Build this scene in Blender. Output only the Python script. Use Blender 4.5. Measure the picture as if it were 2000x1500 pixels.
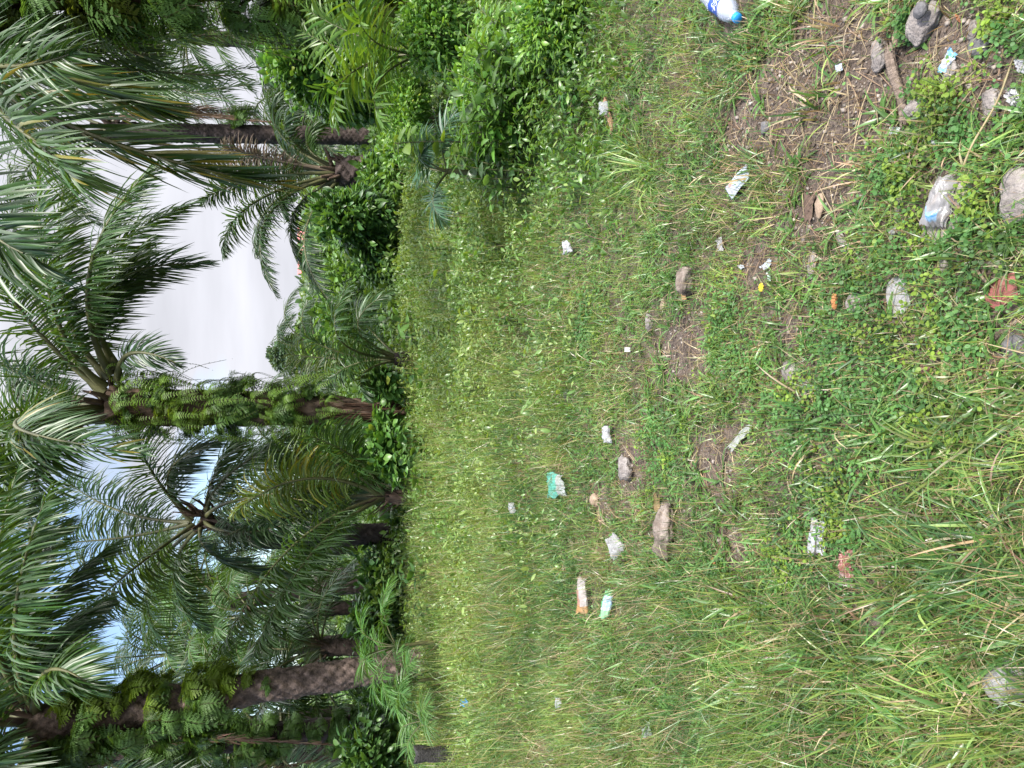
import bpy, bmesh, math
import numpy as np
from mathutils import Vector, Matrix, noise

SC = bpy.context.scene
COLL = SC.collection
for o in list(bpy.data.objects):
    bpy.data.objects.remove(o)

# ------------------------------------------------------------------ camera
CAM_H = 1.5
PITCH = math.radians(14.3)
FPX = 1333.0                     # focal length in pixels of the 2000 x 1500 photograph (24 mm equivalent)
Fv = np.array([0.0, math.cos(PITCH), -math.sin(PITCH)])
Uv = np.array([0.0, math.sin(PITCH), math.cos(PITCH)])
Rv = np.array([1.0, 0.0, 0.0])
CAMP = np.array([0.0, 0.0, CAM_H])
cam_data = bpy.data.cameras.new("camera")
cam_data.sensor_fit = 'HORIZONTAL'
cam_data.sensor_width = 36.0
cam_data.lens = 24.0
cam_data.clip_start = 0.05
cam_data.clip_end = 3000
cam = bpy.data.objects.new("camera", cam_data)
COLL.objects.link(cam)
# the phone was held upright but the picture is stored on its side: image right is down in the world
M = Matrix(((-Uv[0], Rv[0], -Fv[0], 0), (-Uv[1], Rv[1], -Fv[1], 0), (-Uv[2], Rv[2], -Fv[2], CAM_H), (0, 0, 0, 1)))
cam.matrix_world = M
SC.camera = cam

# ------------------------------------------------------------------ light
SUN_EL, SUN_AZ = math.radians(58), math.radians(150)   # azimuth from +Y towards +X
SC.view_settings.view_transform = 'Standard'
SC.view_settings.look = 'None'
SC.view_settings.exposure = 1.22
SC.view_settings.gamma = 1.0
sun_d = bpy.data.lights.new("sun", 'SUN')
sun_d.energy = 3.3
sun_d.angle = math.radians(7)
sun_d.color = (1.0, 0.95, 0.86)
sun = bpy.data.objects.new("sun", sun_d)
COLL.objects.link(sun)
sdir = Vector((math.sin(SUN_AZ) * math.cos(SUN_EL), math.cos(SUN_AZ) * math.cos(SUN_EL), math.sin(SUN_EL)))
sun.rotation_euler = sdir.to_track_quat('Z', 'Y').to_euler()
sun.location = (0, 0, 30)

W_ = bpy.data.worlds.new("World")
SC.world = W_
W_.use_nodes = True
nt = W_.node_tree
nt.nodes.clear()
def N(t, nt_, **kw):
    n = nt_.nodes.new(t)
    for k, v in kw.items():
        setattr(n, k, v)
    return n
out = N('ShaderNodeOutputWorld', nt)
bg = N('ShaderNodeBackground', nt)
sky = N('ShaderNodeTexSky', nt)
sky.sky_type = 'NISHITA'
sky.sun_disc = False
sky.sun_elevation = SUN_EL
sky.sun_rotation = SUN_AZ
tc = N('ShaderNodeTexCoord', nt)
sep = N('ShaderNodeSeparateXYZ', nt)
nt.links.new(tc.outputs['Generated'], sep.inputs[0])
mp = N('ShaderNodeMapping', nt)
mp.inputs['Scale'].default_value = (1.0, 1.0, 2.6)
mp.inputs['Location'].default_value = (0.35, 0.1, 0.2)
nt.links.new(tc.outputs['Generated'], mp.inputs[0])
nz = N('ShaderNodeTexNoise', nt)
nz.inputs['Scale'].default_value = 2.2
nz.inputs['Detail'].default_value = 6
nz.inputs['Roughness'].default_value = 0.5
nt.links.new(mp.outputs[0], nz.inputs['Vector'])
# more blue towards the left of the view
lx = N('ShaderNodeMath', nt, operation='MULTIPLY_ADD')
lx.inputs[1].default_value = 0.85
nt.links.new(sep.outputs['X'], lx.inputs[0])
nt.links.new(nz.outputs['Fac'], lx.inputs[2])
cr = N('ShaderNodeMapRange', nt, clamp=True)
cr.inputs['From Min'].default_value = 0.36
cr.inputs['From Max'].default_value = 0.52
nt.links.new(lx.outputs[0], cr.inputs['Value'])
# cloud brightness: an overcast dome is brighter overhead than at the horizon
zb = N('ShaderNodeMapRange', nt, clamp=True)
zb.inputs['From Min'].default_value = 0.36
zb.inputs['From Max'].default_value = 0.95
zb.inputs['To Min'].default_value = 4.0
zb.inputs['To Max'].default_value = 21.0
nt.links.new(sep.outputs['Z'], zb.inputs['Value'])
nz2 = N('ShaderNodeTexNoise', nt)
nz2.inputs['Scale'].default_value = 3.0
nz2.inputs['Detail'].default_value = 5
mp2 = N('ShaderNodeMapping', nt)
mp2.inputs['Scale'].default_value = (0.8, 0.8, 4.5)
nt.links.new(tc.outputs['Generated'], mp2.inputs[0])
nt.links.new(mp2.outputs[0], nz2.inputs['Vector'])
vz = N('ShaderNodeMapRange', nt, clamp=True)
vz.inputs['From Min'].default_value = 0.3
vz.inputs['From Max'].default_value = 0.7
vz.inputs['To Min'].default_value = 0.78
vz.inputs['To Max'].default_value = 1.12
nt.links.new(nz2.outputs['Fac'], vz.inputs['Value'])
mb = N('ShaderNodeMath', nt, operation='MULTIPLY')
nt.links.new(zb.outputs[0], mb.inputs[0])
nt.links.new(vz.outputs[0], mb.inputs[1])
cc = N('ShaderNodeVectorMath', nt, operation='SCALE')
cc.inputs[0].default_value = (0.955, 0.965, 1.05)
nt.links.new(mb.outputs[0], cc.inputs['Scale'])
mx = N('ShaderNodeMixRGB', nt)
nt.links.new(cr.outputs[0], mx.inputs['Fac'])
skb = N('ShaderNodeVectorMath', nt, operation='SCALE')
skb.inputs['Scale'].default_value = 1.15
nt.links.new(sky.outputs[0], skb.inputs[0])
nt.links.new(skb.outputs[0], mx.inputs['Color1'])
nt.links.new(cc.outputs[0], mx.inputs['Color2'])
nt.links.new(mx.outputs[0], bg.inputs['Color'])
bg.inputs['Strength'].default_value = 0.1
nt.links.new(bg.outputs[0], out.inputs[0])

# ------------------------------------------------------------------ projection helpers
def ray(px, py):
    d = Fv * FPX + Rv * (750.0 - py) - Uv * (px - 1000.0)
    return d / np.linalg.norm(d)
def at(px, py, D):
    """point on the ray of photo pixel (px, py) at forward distance D"""
    d = ray(px, py)
    return CAMP + d * (D / d[1])
def gp(px, py, z=0.0):
    d = ray(px, py)
    t = (z - CAM_H) / d[2]
    return CAMP + d * t
def nrm(v):
    return v / np.maximum(np.linalg.norm(v, axis=-1, keepdims=True), 1e-9)

def vnoise(x, y, seed=0):
    """cheap smooth value noise on arrays, 0..1"""
    x = np.asarray(x, float); y = np.asarray(y, float)
    xi = np.floor(x).astype(np.int64); yi = np.floor(y).astype(np.int64)
    xf = x - xi; yf = y - yi
    def h(a, b):
        n = (a * 374761393 + b * 668265263 + seed * 974711) & 0x7fffffff
        n = ((n ^ (n >> 13)) * 1274126177) & 0x7fffffff
        return ((n ^ (n >> 16)) & 0xffff) / 65535.0
    u = xf * xf * (3 - 2 * xf); v = yf * yf * (3 - 2 * yf)
    a = h(xi, yi) * (1 - u) + h(xi + 1, yi) * u
    b = h(xi, yi + 1) * (1 - u) + h(xi + 1, yi + 1) * u
    return a * (1 - v) + b * v
def fbm(x, y, seed=0, o=3):
    s = 0; a = 0.5; t = 0
    for k in range(o):
        s = s + a * vnoise(np.asarray(x) * 2 ** k, np.asarray(y) * 2 ** k, seed + k * 17); t += a; a *= .5
    return s / t

def terrain(x, y):
    near = 0.05 * (fbm(np.asarray(x) * 1.3, np.asarray(y) * 1.3, 3, 3) - 0.5) + 0.022 * (fbm(np.asarray(x) * 7, np.asarray(y) * 7, 9, 3) - 0.5)
    ditch = -0.10 * np.exp(-((np.asarray(y) - 5.25 - 0.25 * np.sin(np.asarray(x) * 1.3)) / 0.28) ** 2)
    return near + ditch
def tz(x, y):
    return float(terrain(x, y))
def gt(px, py):
    p = gp(px, py)
    for _ in range(3):
        p = gp(px, py, tz(p[0], p[1]))
    return p

# ------------------------------------------------------------------ materials
def mat(name):
    m = bpy.data.materials.new(name)
    m.use_nodes = True
    m.node_tree.nodes.clear()
    return m
def leaf_mat(name, rough=0.42, trans=0.3, spec=0.5, tint=(1.25, 1.15, 0.45), noise_scale=6.0, nvar=0.35):
    m = mat(name); t = m.node_tree
    o = N('ShaderNodeOutputMaterial', t)
    p = N('ShaderNodeBsdfPrincipled', t)
    p.inputs['Roughness'].default_value = rough
    p.inputs['Specular IOR Level'].default_value = spec
    a = N('ShaderNodeVertexColor', t); a.layer_name = 'Col'
    g = N('ShaderNodeNewGeometry', t)
    n = N('ShaderNodeTexNoise', t)
    n.inputs['Scale'].default_value = noise_scale
    n.inputs['Detail'].default_value = 3
    t.links.new(g.outputs['Position'], n.inputs['Vector'])
    mr = N('ShaderNodeMapRange', t)
    mr.inputs['From Min'].default_value = 0.25; mr.inputs['From Max'].default_value = 0.75
    mr.inputs['To Min'].default_value = 1 - nvar; mr.inputs['To Max'].default_value = 1 + nvar
    t.links.new(n.outputs['Fac'], mr.inputs['Value'])
    v = N('ShaderNodeVectorMath', t, operation='SCALE')
    t.links.new(a.outputs['Color'], v.inputs[0]); t.links.new(mr.outputs[0], v.inputs['Scale'])
    t.links.new(v.outputs[0], p.inputs['Base Color'])
    tr = N('ShaderNodeBsdfTranslucent', t)
    v2 = N('ShaderNodeVectorMath', t, operation='MULTIPLY')
    v2.inputs[1].default_value = (tint[0] * 1.5, tint[1] * 1.5, tint[2] * 1.5)
    t.links.new(v.outputs[0], v2.inputs[0]); t.links.new(v2.outputs[0], tr.inputs['Color'])
    mxs = N('ShaderNodeMixShader', t)
    mxs.inputs[0].default_value = trans
    t.links.new(p.outputs[0], mxs.inputs[1]); t.links.new(tr.outputs[0], mxs.inputs[2])
    t.links.new(mxs.outputs[0], o.inputs[0])
    return m
def solid_mat(name, c1, c2, scale=8.0, rough=0.85, bump=0.3, c3=None, detail=8, bump_scale=None, spec=0.35, stretch=(1, 1, 1), use_col=False, coord='Position'):
    """two/three colour noise with bump"""
    m = mat(name); t = m.node_tree
    o = N('ShaderNodeOutputMaterial', t)
    p = N('ShaderNodeBsdfPrincipled', t)
    p.inputs['Roughness'].default_value = rough
    p.inputs['Specular IOR Level'].default_value = spec
    if coord == 'Position':
        g = N('ShaderNodeNewGeometry', t); src = g.outputs['Position']
    else:
        g = N('ShaderNodeTexCoord', t); src = g.outputs['Object']
    mpn = N('ShaderNodeMapping', t); mpn.inputs['Scale'].default_value = stretch
    t.links.new(src, mpn.inputs[0])
    n = N('ShaderNodeTexNoise', t); n.inputs['Scale'].default_value = scale; n.inputs['Detail'].default_value = detail
    n.inputs['Roughness'].default_value = 0.65
    t.links.new(mpn.outputs[0], n.inputs['Vector'])
    r = N('ShaderNodeValToRGB', t)
    r.color_ramp.elements[0].position = 0.32; r.color_ramp.elements[0].color = (*c1, 1)
    r.color_ramp.elements[1].position = 0.68; r.color_ramp.elements[1].color = (*c2, 1)
    if c3:
        e = r.color_ramp.elements.new(0.5); e.color = (*c3, 1)
    t.links.new(n.outputs['Fac'], r.inputs[0])
    if use_col:
        a = N('ShaderNodeVertexColor', t); a.layer_name = 'Col'
        mm = N('ShaderNodeMixRGB', t, blend_type='MULTIPLY'); mm.inputs[0].default_value = 1
        t.links.new(r.outputs[0], mm.inputs[1]); t.links.new(a.outputs[0], mm.inputs[2])
        t.links.new(mm.outputs[0], p.inputs['Base Color'])
    else:
        t.links.new(r.outputs[0], p.inputs['Base Color'])
    if bump:
        n2 = N('ShaderNodeTexNoise', t); n2.inputs['Scale'].default_value = bump_scale or scale * 3; n2.inputs['Detail'].default_value = 8
        t.links.new(mpn.outputs[0], n2.inputs['Vector'])
        b = N('ShaderNodeBump', t); b.inputs['Strength'].default_value = bump; b.inputs['Distance'].default_value = 0.02
        t.links.new(n2.outputs['Fac'], b.inputs['Height']); t.links.new(b.outputs[0], p.inputs['Normal'])
    t.links.new(p.outputs[0], o.inputs[0])
    return m
def sheet_mat(name, rough=0.4, trans=0.0, alpha=1.0, spec=0.5):
    """printed film or paper: colour comes from the printed attribute"""
    m = mat(name); t = m.node_tree
    o = N('ShaderNodeOutputMaterial', t)
    p = N('ShaderNodeBsdfPrincipled', t)
    p.inputs['Roughness'].default_value = rough
    p.inputs['Specular IOR Level'].default_value = spec
    a = N('ShaderNodeVertexColor', t); a.layer_name = 'Col'
    g = N('ShaderNodeNewGeometry', t)
    n = N('ShaderNodeTexNoise', t); n.inputs['Scale'].default_value = 55; n.inputs['Detail'].default_value = 5
    t.links.new(g.outputs['Position'], n.inputs['Vector'])
    mr = N('ShaderNodeMapRange', t); mr.inputs['To Min'].default_value = 0.82; mr.inputs['To Max'].default_value = 1.1
    t.links.new(n.outputs['Fac'], mr.inputs['Value'])
    v = N('ShaderNodeVectorMath', t, operation='SCALE')
    t.links.new(a.outputs['Color'], v.inputs[0]); t.links.new(mr.outputs[0], v.inputs['Scale'])
    # mud and splashes
    nd = N('ShaderNodeTexNoise', t); nd.inputs['Scale'].default_value = 28; nd.inputs['Detail'].default_value = 7; nd.inputs['Roughness'].default_value = .7
    t.links.new(g.outputs['Position'], nd.inputs['Vector'])
    md = N('ShaderNodeMapRange', t, clamp=True); md.inputs['From Min'].default_value = .5; md.inputs['From Max'].default_value = .68; md.inputs['To Max'].default_value = .75
    t.links.new(nd.outputs['Fac'], md.inputs['Value'])
    mm = N('ShaderNodeMixRGB', t); mm.inputs['Color2'].default_value = (.16, .125, .095, 1)
    t.links.new(md.outputs[0], mm.inputs['Fac']); t.links.new(v.outputs[0], mm.inputs['Color1'])
    v = mm
    t.links.new(v.outputs[0], p.inputs['Base Color'])
    b = N('ShaderNodeBump', t); b.inputs['Strength'].default_value = 0.35; b.inputs['Distance'].default_value = 0.006
    t.links.new(n.outputs['Fac'], b.inputs['Height']); t.links.new(b.outputs[0], p.inputs['Normal'])
    last = p.outputs[0]
    if trans:
        tr = N('ShaderNodeBsdfTranslucent', t); t.links.new(v.outputs[0], tr.inputs['Color'])
        mxs = N('ShaderNodeMixShader', t); mxs.inputs[0].default_value = trans
        t.links.new(last, mxs.inputs[1]); t.links.new(tr.outputs[0], mxs.inputs[2]); last = mxs.outputs[0]
    if alpha < 1:
        tp = N('ShaderNodeBsdfTransparent', t)
        mxs = N('ShaderNodeMixShader', t); mxs.inputs[0].default_value = alpha
        t.links.new(tp.outputs[0], mxs.inputs[1]); t.links.new(last, mxs.inputs[2]); last = mxs.outputs[0]
    t.links.new(last, o.inputs[0])
    return m

M_grass = leaf_mat("grass_blade", 0.34, 0.32, 0.6)
M_weed = leaf_mat("weed_leaf", 0.34, 0.35, 0.6)
M_clover = leaf_mat("clover_leaf", 0.5, 0.32, 0.35)
M_palm = leaf_mat("palm_leaflet", 0.38, 0.30, 0.5, tint=(1.5, 1.25, 0.3), noise_scale=1.5)
M_fern = leaf_mat("fern_leaf", 0.5, 0.35, 0.35)
M_bush = leaf_mat("bush_leaf", 0.38, 0.3, 0.5)
M_dead = leaf_mat("dead_leaf", 0.8, 0.15, 0.2, tint=(1.1, 0.9, 0.6))
M_rachis = solid_mat("frond_stalk", (0.05, 0.055, 0.025), (0.12, 0.12, 0.05), 3, 0.5, 0.1)
M_deadstalk = solid_mat("dead_stalk", (0.09, 0.06, 0.04), (0.2, 0.14, 0.1), 6, 0.9, 0.3)
M_bark_a = solid_mat("fibrous_bark", (0.045, 0.03, 0.022), (0.17, 0.115, 0.085), 7, 0.95, 0.9, c3=(0.09, 0.06, 0.045), stretch=(1, 1, 0.35))
M_bark_b = solid_mat("scaly_pale_bark", (0.03, 0.022, 0.018), (0.17, 0.125, 0.105), 11, 0.9, 0.8, c3=(0.09, 0.066, 0.055))
M_bark_d = solid_mat("dark_bark", (0.028, 0.02, 0.018), (0.10, 0.075, 0.068), 8, 0.9, 0.8, c3=(0.055, 0.04, 0.036))
M_rock = solid_mat("grey_concrete_rubble", (0.11, 0.095, 0.088), (0.31, 0.28, 0.262), 26, 0.9, 0.8, c3=(0.205, 0.182, 0.172), coord='Object')
M_rock_brown = solid_mat("brown_mottled_stone", (0.045, 0.032, 0.026), (0.30, 0.255, 0.225), 13, 0.9, 0.9, c3=(0.15, 0.12, 0.10), coord='Object')
M_rock_flat = solid_mat("pale_smooth_stone", (0.19, 0.188, 0.192), (0.29, 0.285, 0.288), 60, 0.8, 0.3, coord='Object')
M_rock_dark = solid_mat("dark_stone", (0.06, 0.058, 0.062), (0.15, 0.145, 0.15), 30, 0.75, 0.4, coord='Object')
M_rock_tan = solid_mat("tan_stone", (0.17, 0.12, 0.085), (0.34, 0.26, 0.19), 24, 0.85, 0.4, coord='Object')
M_redtile = solid_mat("red_clay_tile", (0.17, 0.055, 0.05), (0.25, 0.09, 0.08), 25, 0.75, 0.3, coord='Object')
M_wood = solid_mat("weathered_wood", (0.09, 0.065, 0.05), (0.27, 0.21, 0.17), 9, 0.9, 0.7, stretch=(12, 1.2, 12), coord='Object')
M_char = solid_mat("charred_wood", (0.008, 0.008, 0.008), (0.06, 0.055, 0.052), 16, 0.75, 1.0, coord='Object')
M_paper = sheet_mat("printed_paper", 0.7, 0.1, 1, 0.3)
M_film = sheet_mat("printed_film", 0.28, 0.12, 1, 0.55)
M_clear = sheet_mat("milky_clear_film", 0.25, 0.35, 0.86, 0.6)

# ------------------------------------------------------------------ mesh building
class Geo:
    def __init__(s):
        s.v, s.c, s.f, s.n = [], [], [], 0
    def add(s, v, f, c):
        v = np.asarray(v, float).reshape(-1, 3)
        c = np.asarray(c, float)
        if c.ndim == 1:
            c = np.tile(c, (len(v), 1))
        s.v.append(v); s.c.append(c.reshape(-1, 3)); s.f.append(np.asarray(f, np.int64).reshape(-1, 4) + s.n)
        s.n += len(v)
    def mesh(s, name, material, origin=None, smooth=True):
        me = bpy.data.meshes.new(name)
        v = np.concatenate(s.v) if s.v else np.zeros((0, 3))
        f = np.concatenate(s.f) if s.f else np.zeros((0, 4), np.int64)
        c = np.concatenate(s.c) if s.c else np.zeros((0, 3))
        if origin is not None:
            v = v - np.asarray(origin)
        me.vertices.add(len(v)); me.vertices.foreach_set('co', v.astype(np.float32).ravel())
        me.loops.add(len(f) * 4); me.loops.foreach_set('vertex_index', f.astype(np.int32).ravel())
        me.polygons.add(len(f)); me.polygons.foreach_set('loop_start', np.arange(0, len(f) * 4, 4, dtype=np.int32))
        me.polygons.foreach_set('use_smooth', np.full(len(f), smooth))
        at_ = me.attributes.new('Col', 'FLOAT_COLOR', 'POINT')
        at_.data.foreach_set('color', np.concatenate([c, np.ones((len(c), 1))], 1).astype(np.float32).ravel())
        me.update(calc_edges=True)
        me.materials.append(material)
        return me
    def obj(s, name, material, parent=None, origin=None, smooth=True):
        me = s.mesh(name, material, origin, smooth)
        o = bpy.data.objects.new(name, me)
        COLL.objects.link(o)
        if parent is not None:
            o.parent = parent
        elif origin is not None:
            o.location = origin
        return o

def strips(geo, base, d0, wdir, L, Wd, grav, prof, col, fold=0.0, tipcol=None, twist=None, gdir=(0, 0, -1)):
    n = len(base)
    seg = len(prof) - 1
    L = np.broadcast_to(L, (n,)); Wd = np.broadcast_to(Wd, (n,)); grav = np.broadcast_to(grav, (n,))
    p = np.array(base, float); d = nrm(np.array(d0, float)); g = np.asarray(gdir, float)
    w = np.array(wdir, float)
    ncol = 3 if fold else 2
    V = np.zeros((n, seg + 1, ncol, 3)); C = np.zeros((n, seg + 1, ncol, 3))
    col = np.broadcast_to(col, (n, 3))
    tc_ = col if tipcol is None else np.broadcast_to(tipcol, (n, 3))
    for k in range(seg + 1):
        t = k / seg
        ww = nrm(w - (w * d).sum(1, keepdims=True) * d)
        if twist is not None:
            nn = np.cross(d, ww)
            a = (twist * t)[:, None]
            ww = ww * np.cos(a) + nn * np.sin(a)
        hw = ww * (Wd * prof[k] * 0.5)[:, None]
        V[:, k, 0] = p - hw
        V[:, k, -1] = p + hw
        if fold:
            nn = np.cross(d, ww)
            V[:, k, 1] = p - nn * (Wd * prof[k] * fold)[:, None]
        C[:, k, :, :] = (col * (1 - t) + tc_ * t)[:, None, :]
        if k < seg:
            d = nrm(d + g * (grav / seg)[:, None])
            p = p + d * (L / seg)[:, None]
    idx = np.arange(n * (seg + 1) * ncol).reshape(n, seg + 1, ncol)
    f = []
    for c in range(ncol - 1):
        f.append(np.stack([idx[:, :-1, c], idx[:, :-1, c + 1], idx[:, 1:, c + 1], idx[:, 1:, c]], -1).reshape(-1, 4))
    geo.add(V.reshape(-1, 3), np.concatenate(f), C.reshape(-1, 3))

def tube(geo, pts, rad, sides=6, col=(1, 1, 1), cap=True):
    pts = np.asarray(pts, float); n = len(pts)
    rad = np.broadcast_to(rad, (n,))
    T = nrm(np.gradient(pts, axis=0))
    ref = np.array([0.0, 0, 1]) if abs(T[:, 2]).mean() < 0.8 else np.array([1.0, 0, 0])
    B = nrm(np.cross(T, ref)); Nn = np.cross(B, T)
    a = np.linspace(0, 2 * np.pi, sides, endpoint=False)
    V = pts[:, None] + (B[:, None] * np.cos(a)[None, :, None] + Nn[:, None] * np.sin(a)[None, :, None]) * rad[:, None, None]
    idx = np.arange(n * sides).reshape(n, sides); nx = np.roll(idx, -1, axis=1)
    f = np.stack([idx[:-1], nx[:-1], nx[1:], idx[1:]], -1).reshape(-1, 4)
    geo.add(V.reshape(-1, 3), f, np.asarray(col, float))
    if cap:
        for r_, p_ in ((0, pts[0]), (n - 1, pts[-1])):
            ring = V[r_]
            vv = np.concatenate([ring, [p_]])
            ff = [[k, (k + 1) % sides, sides, sides] for k in range(0, sides)]
            ff = [[k, (k + 1) % sides, (k + 2) % sides, sides] for k in range(0, sides, 2)] if sides % 2 == 0 else ff
            geo.add(vv, ff, np.asarray(col, float))

def bez(P0, Pm, P2, n):
    P1 = 2 * np.asarray(Pm) - 0.5 * (np.asarray(P0) + np.asarray(P2))
    t = np.linspace(0, 1, n)[:, None]
    return (1 - t) ** 2 * P0 + 2 * t * (1 - t) * P1 + t ** 2 * P2

# ------------------------------------------------------------------ object helpers
def tag(o, label=None, cat=None, group=None, kind=None):
    if label: o['label'] = label
    if cat: o['category'] = cat
    if group: o['group'] = group
    if kind: o['kind'] = kind
    return o
def thing(name, loc, label, cat, group=None):
    o = bpy.data.objects.new(name, None)
    o.empty_display_size = 0.1
    COLL.objects.link(o)
    o.location = [float(q) for q in loc]
    return tag(o, label, cat, group)

# ------------------------------------------------------------------ palm parts
def frond_geo(P0, Pm, P2, Lleaf, rng, n=64, col=(0.04, 0.075, 0.02), s0=0.2, droop=1.0, roll=None, wid=0.042, rise=0.25,
              yel=0.0, yelcol=(0.30, 0.22, 0.02), seg=4, rrad=0.035, fold=0.12, alpha=(70, 22)):
    """returns (leaflets, midrib) geometry of one pinnate frond"""
    P0, Pm, P2 = map(lambda q: np.asarray(q, float), (P0, Pm, P2))
    pts = bez(P0, Pm, P2, 60)
    h = P2 - P0; h = np.array([h[0], h[1], 0])
    if np.linalg.norm(h) < 0.15 * np.linalg.norm(P2 - P0) + 1e-6:
        a = rng.uniform(0, 6.28); h = np.array([math.cos(a), math.sin(a), 0])
    h = h / np.linalg.norm(h)
    B = np.array([-h[1], h[0], 0.0])
    T = nrm(np.gradient(pts, axis=0))
    Nn = nrm(np.cross(B[None], T)); Nn = Nn * np.where((Nn[:, 2].mean() < 0), -1, 1)
    rl = rng.uniform(-0.45, 0.45) if roll is None else roll
    leaf, mid = Geo(), Geo()
    s = np.linspace(s0, 0.995, n)
    s = np.clip(s + rng.normal(0, 0.25 / n, n), s0, 0.999)
    k = s * 59; i0 = np.clip(k.astype(int), 0, 58); fr = (k - i0)[:, None]
    bp = pts[i0] * (1 - fr) + pts[i0 + 1] * fr
    Ts = nrm(T[i0] * (1 - fr) + T[i0 + 1] * fr); Ns = nrm(Nn[i0] * (1 - fr) + Nn[i0 + 1] * fr)
    Bs = nrm(np.cross(Ts, Ns))
    Bs, Ns = Bs * math.cos(rl) + Ns * math.sin(rl), Ns * math.cos(rl) - Bs * math.sin(rl)
    u = (s - s0) / (1 - s0)
    prof_l = np.sin(np.pi * (0.13 + 0.82 * u)) ** 0.75
    al = np.radians(alpha[0] + (alpha[1] - alpha[0]) * u ** 1.3)
    for side in (-1, 1):
        a2 = al + rng.normal(0, 0.10, n)
        el = rise * np.where(np.arange(n) % 2 == 0, 1.5, -0.2) + rng.normal(0, 0.14, n)
        d0 = Bs * (side * np.sin(a2))[:, None] + Ts * np.cos(a2)[:, None] + Ns * el[:, None]
        L = Lleaf * prof_l * rng.uniform(0.8, 1.1, n)
        w = wid * (0.55 + 0.45 * prof_l) * rng.uniform(0.75, 1.15, n)
        c = np.array(col)[None] * rng.uniform(0.75, 1.3, (n, 1)) * np.array([1, 1, 1])
        c = c * (1 + rng.normal(0, 0.06, (n, 3)))
        tipc = c.copy()
        if yel > 0:
            my = rng.random(n) < yel
            q = rng.uniform(0.4, 1, (n, 1))
            tipc[my] = (c * (1 - q) + np.array(yelcol) * q)[my]
            c[my] = (c * 0.75 + np.array(yelcol) * 0.25)[my]
        wd = Ts * 0.9 + Ns * rng.uniform(-0.5, 0.5, (n, 1))
        g = droop * rng.uniform(0.65, 1.4, n)
        strips(leaf, bp, d0, wd, L, w, g, [0.5, 1, 0.95, 0.7, 0.05] if seg == 4 else [0.5, 1, 0.75, 0.05], np.clip(c, .004, 1), fold=fold,
               tipcol=np.clip(tipc, .004, 1), twist=rng.normal(0, 0.5, n))
    rr = rrad * (1 - 0.9 * np.linspace(0, 1, 60)) * np.where(np.linspace(0, 1, 60) < 0.12, 1.5 - 0.5 * np.linspace(0, 1, 60) / 0.12, 1)
    tube(mid, pts[::3], rr[::3], 5, (1, 1, 1), cap=False)
    return leaf, mid
def add_frond(root, origin, P0, Pm, P2, Lleaf, rng, dead=False, name=None, **kw):
    kw['n'] = int(kw.get('n', 64) * 1.55); kw['wid'] = kw.get('wid', .042) * .68; kw['col'] = np.array(kw.get('col', (.035, .07, .02))) * (1 if dead else 1.3)
    g, m_ = frond_geo(P0, Pm, P2, Lleaf, rng, **kw)
    if dead:
        pts = bez(np.asarray(P0, float), np.asarray(Pm, float), np.asarray(P2, float), 24)
        tube(g, pts, np.linspace(1.3, .15, 24) * kw.get('rrad', .035), 5, kw['col'], cap=False)
        return g.obj(name or 'dead_frond', M_dead, root, origin)
    f = g.obj(name or ('dead_frond' if dead else 'frond'), M_dead if dead else M_palm, root, origin)
    m_.obj('midrib', M_deadstalk if dead else M_rachis, f, origin)
    return f
def trunk_geo(path, radii, scar_h=0.16, K=9, amp=0.12, rough_amp=0.05, seed=0, na=44, dz=0.035):
    """palm trunk with a helical lattice of leaf scars"""
    path = np.asarray(path, float)
    seglen = np.linalg.norm(np.diff(path, axis=0), axis=1); cum = np.concatenate([[0], np.cumsum(seglen)])
    nz_ = max(8, int(cum[-1] / dz))
    # smooth through control points
    tt = np.linspace(0, cum[-1], nz_)
    P = np.stack([np.interp(tt, cum, path[:, k]) for k in range(3)], 1)
    ker = np.ones(15) / 15
    pad = 7
    Pp = np.concatenate([2 * P[:1] - P[pad:0:-1], P, 2 * P[-1:] - P[-2:-pad - 2:-1]])
    P = np.stack([np.convolve(Pp[:, k], ker, 'valid') for k in range(3)], 1)
    R = np.interp(tt, cum, radii)
    th = np.linspace(0, 2 * np.pi, na, endpoint=False)
    A, Z = np.meshgrid(th, tt)
    a = A * K / (2 * np.pi); zz = Z / scar_h
    u = (a + zz) % 1; v = (a - zz) % 1
    e = np.maximum(abs(u - .5), abs(v - .5)) * 2
    low = ((u + (1 - v)) * 0.5)                     # 0..1 up the scale: lower lip stands out
    bump = (1 - e ** 4) * (1.15 - 0.5 * np.clip(low, 0, 1))
    rn = np.random.default_rng(seed)
    cellid = (np.floor(a + zz) * 7.13 + np.floor(a - zz) * 3.71)
    cr_ = np.sin(cellid * 12.9898 + seed) * 43758.5453; cr_ = cr_ - np.floor(cr_)
    r = R[:, None] * (1 + amp * bump * (0.4 + 0.9 * cr_) + rough_amp * (fbm(np.cos(A) * 2 + 5, Z * 3 + np.sin(A) * 2, seed, 3) - .5) * 2)
    V = P[:, None] + np.stack([np.cos(A) * r, np.sin(A) * r, np.zeros_like(r)], -1)
    idx = np.arange(nz_ * na).reshape(nz_, na); nx = np.roll(idx, -1, 1)
    f = np.stack([idx[:-1], nx[:-1], nx[1:], idx[1:]], -1).reshape(-1, 4)
    g = Geo()
    cv = (0.6 + 0.8 * cr_)[..., None] * np.ones(3)
    g.add(V.reshape(-1, 3), f, cv.reshape(-1, 3))
    return g, P, R
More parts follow.
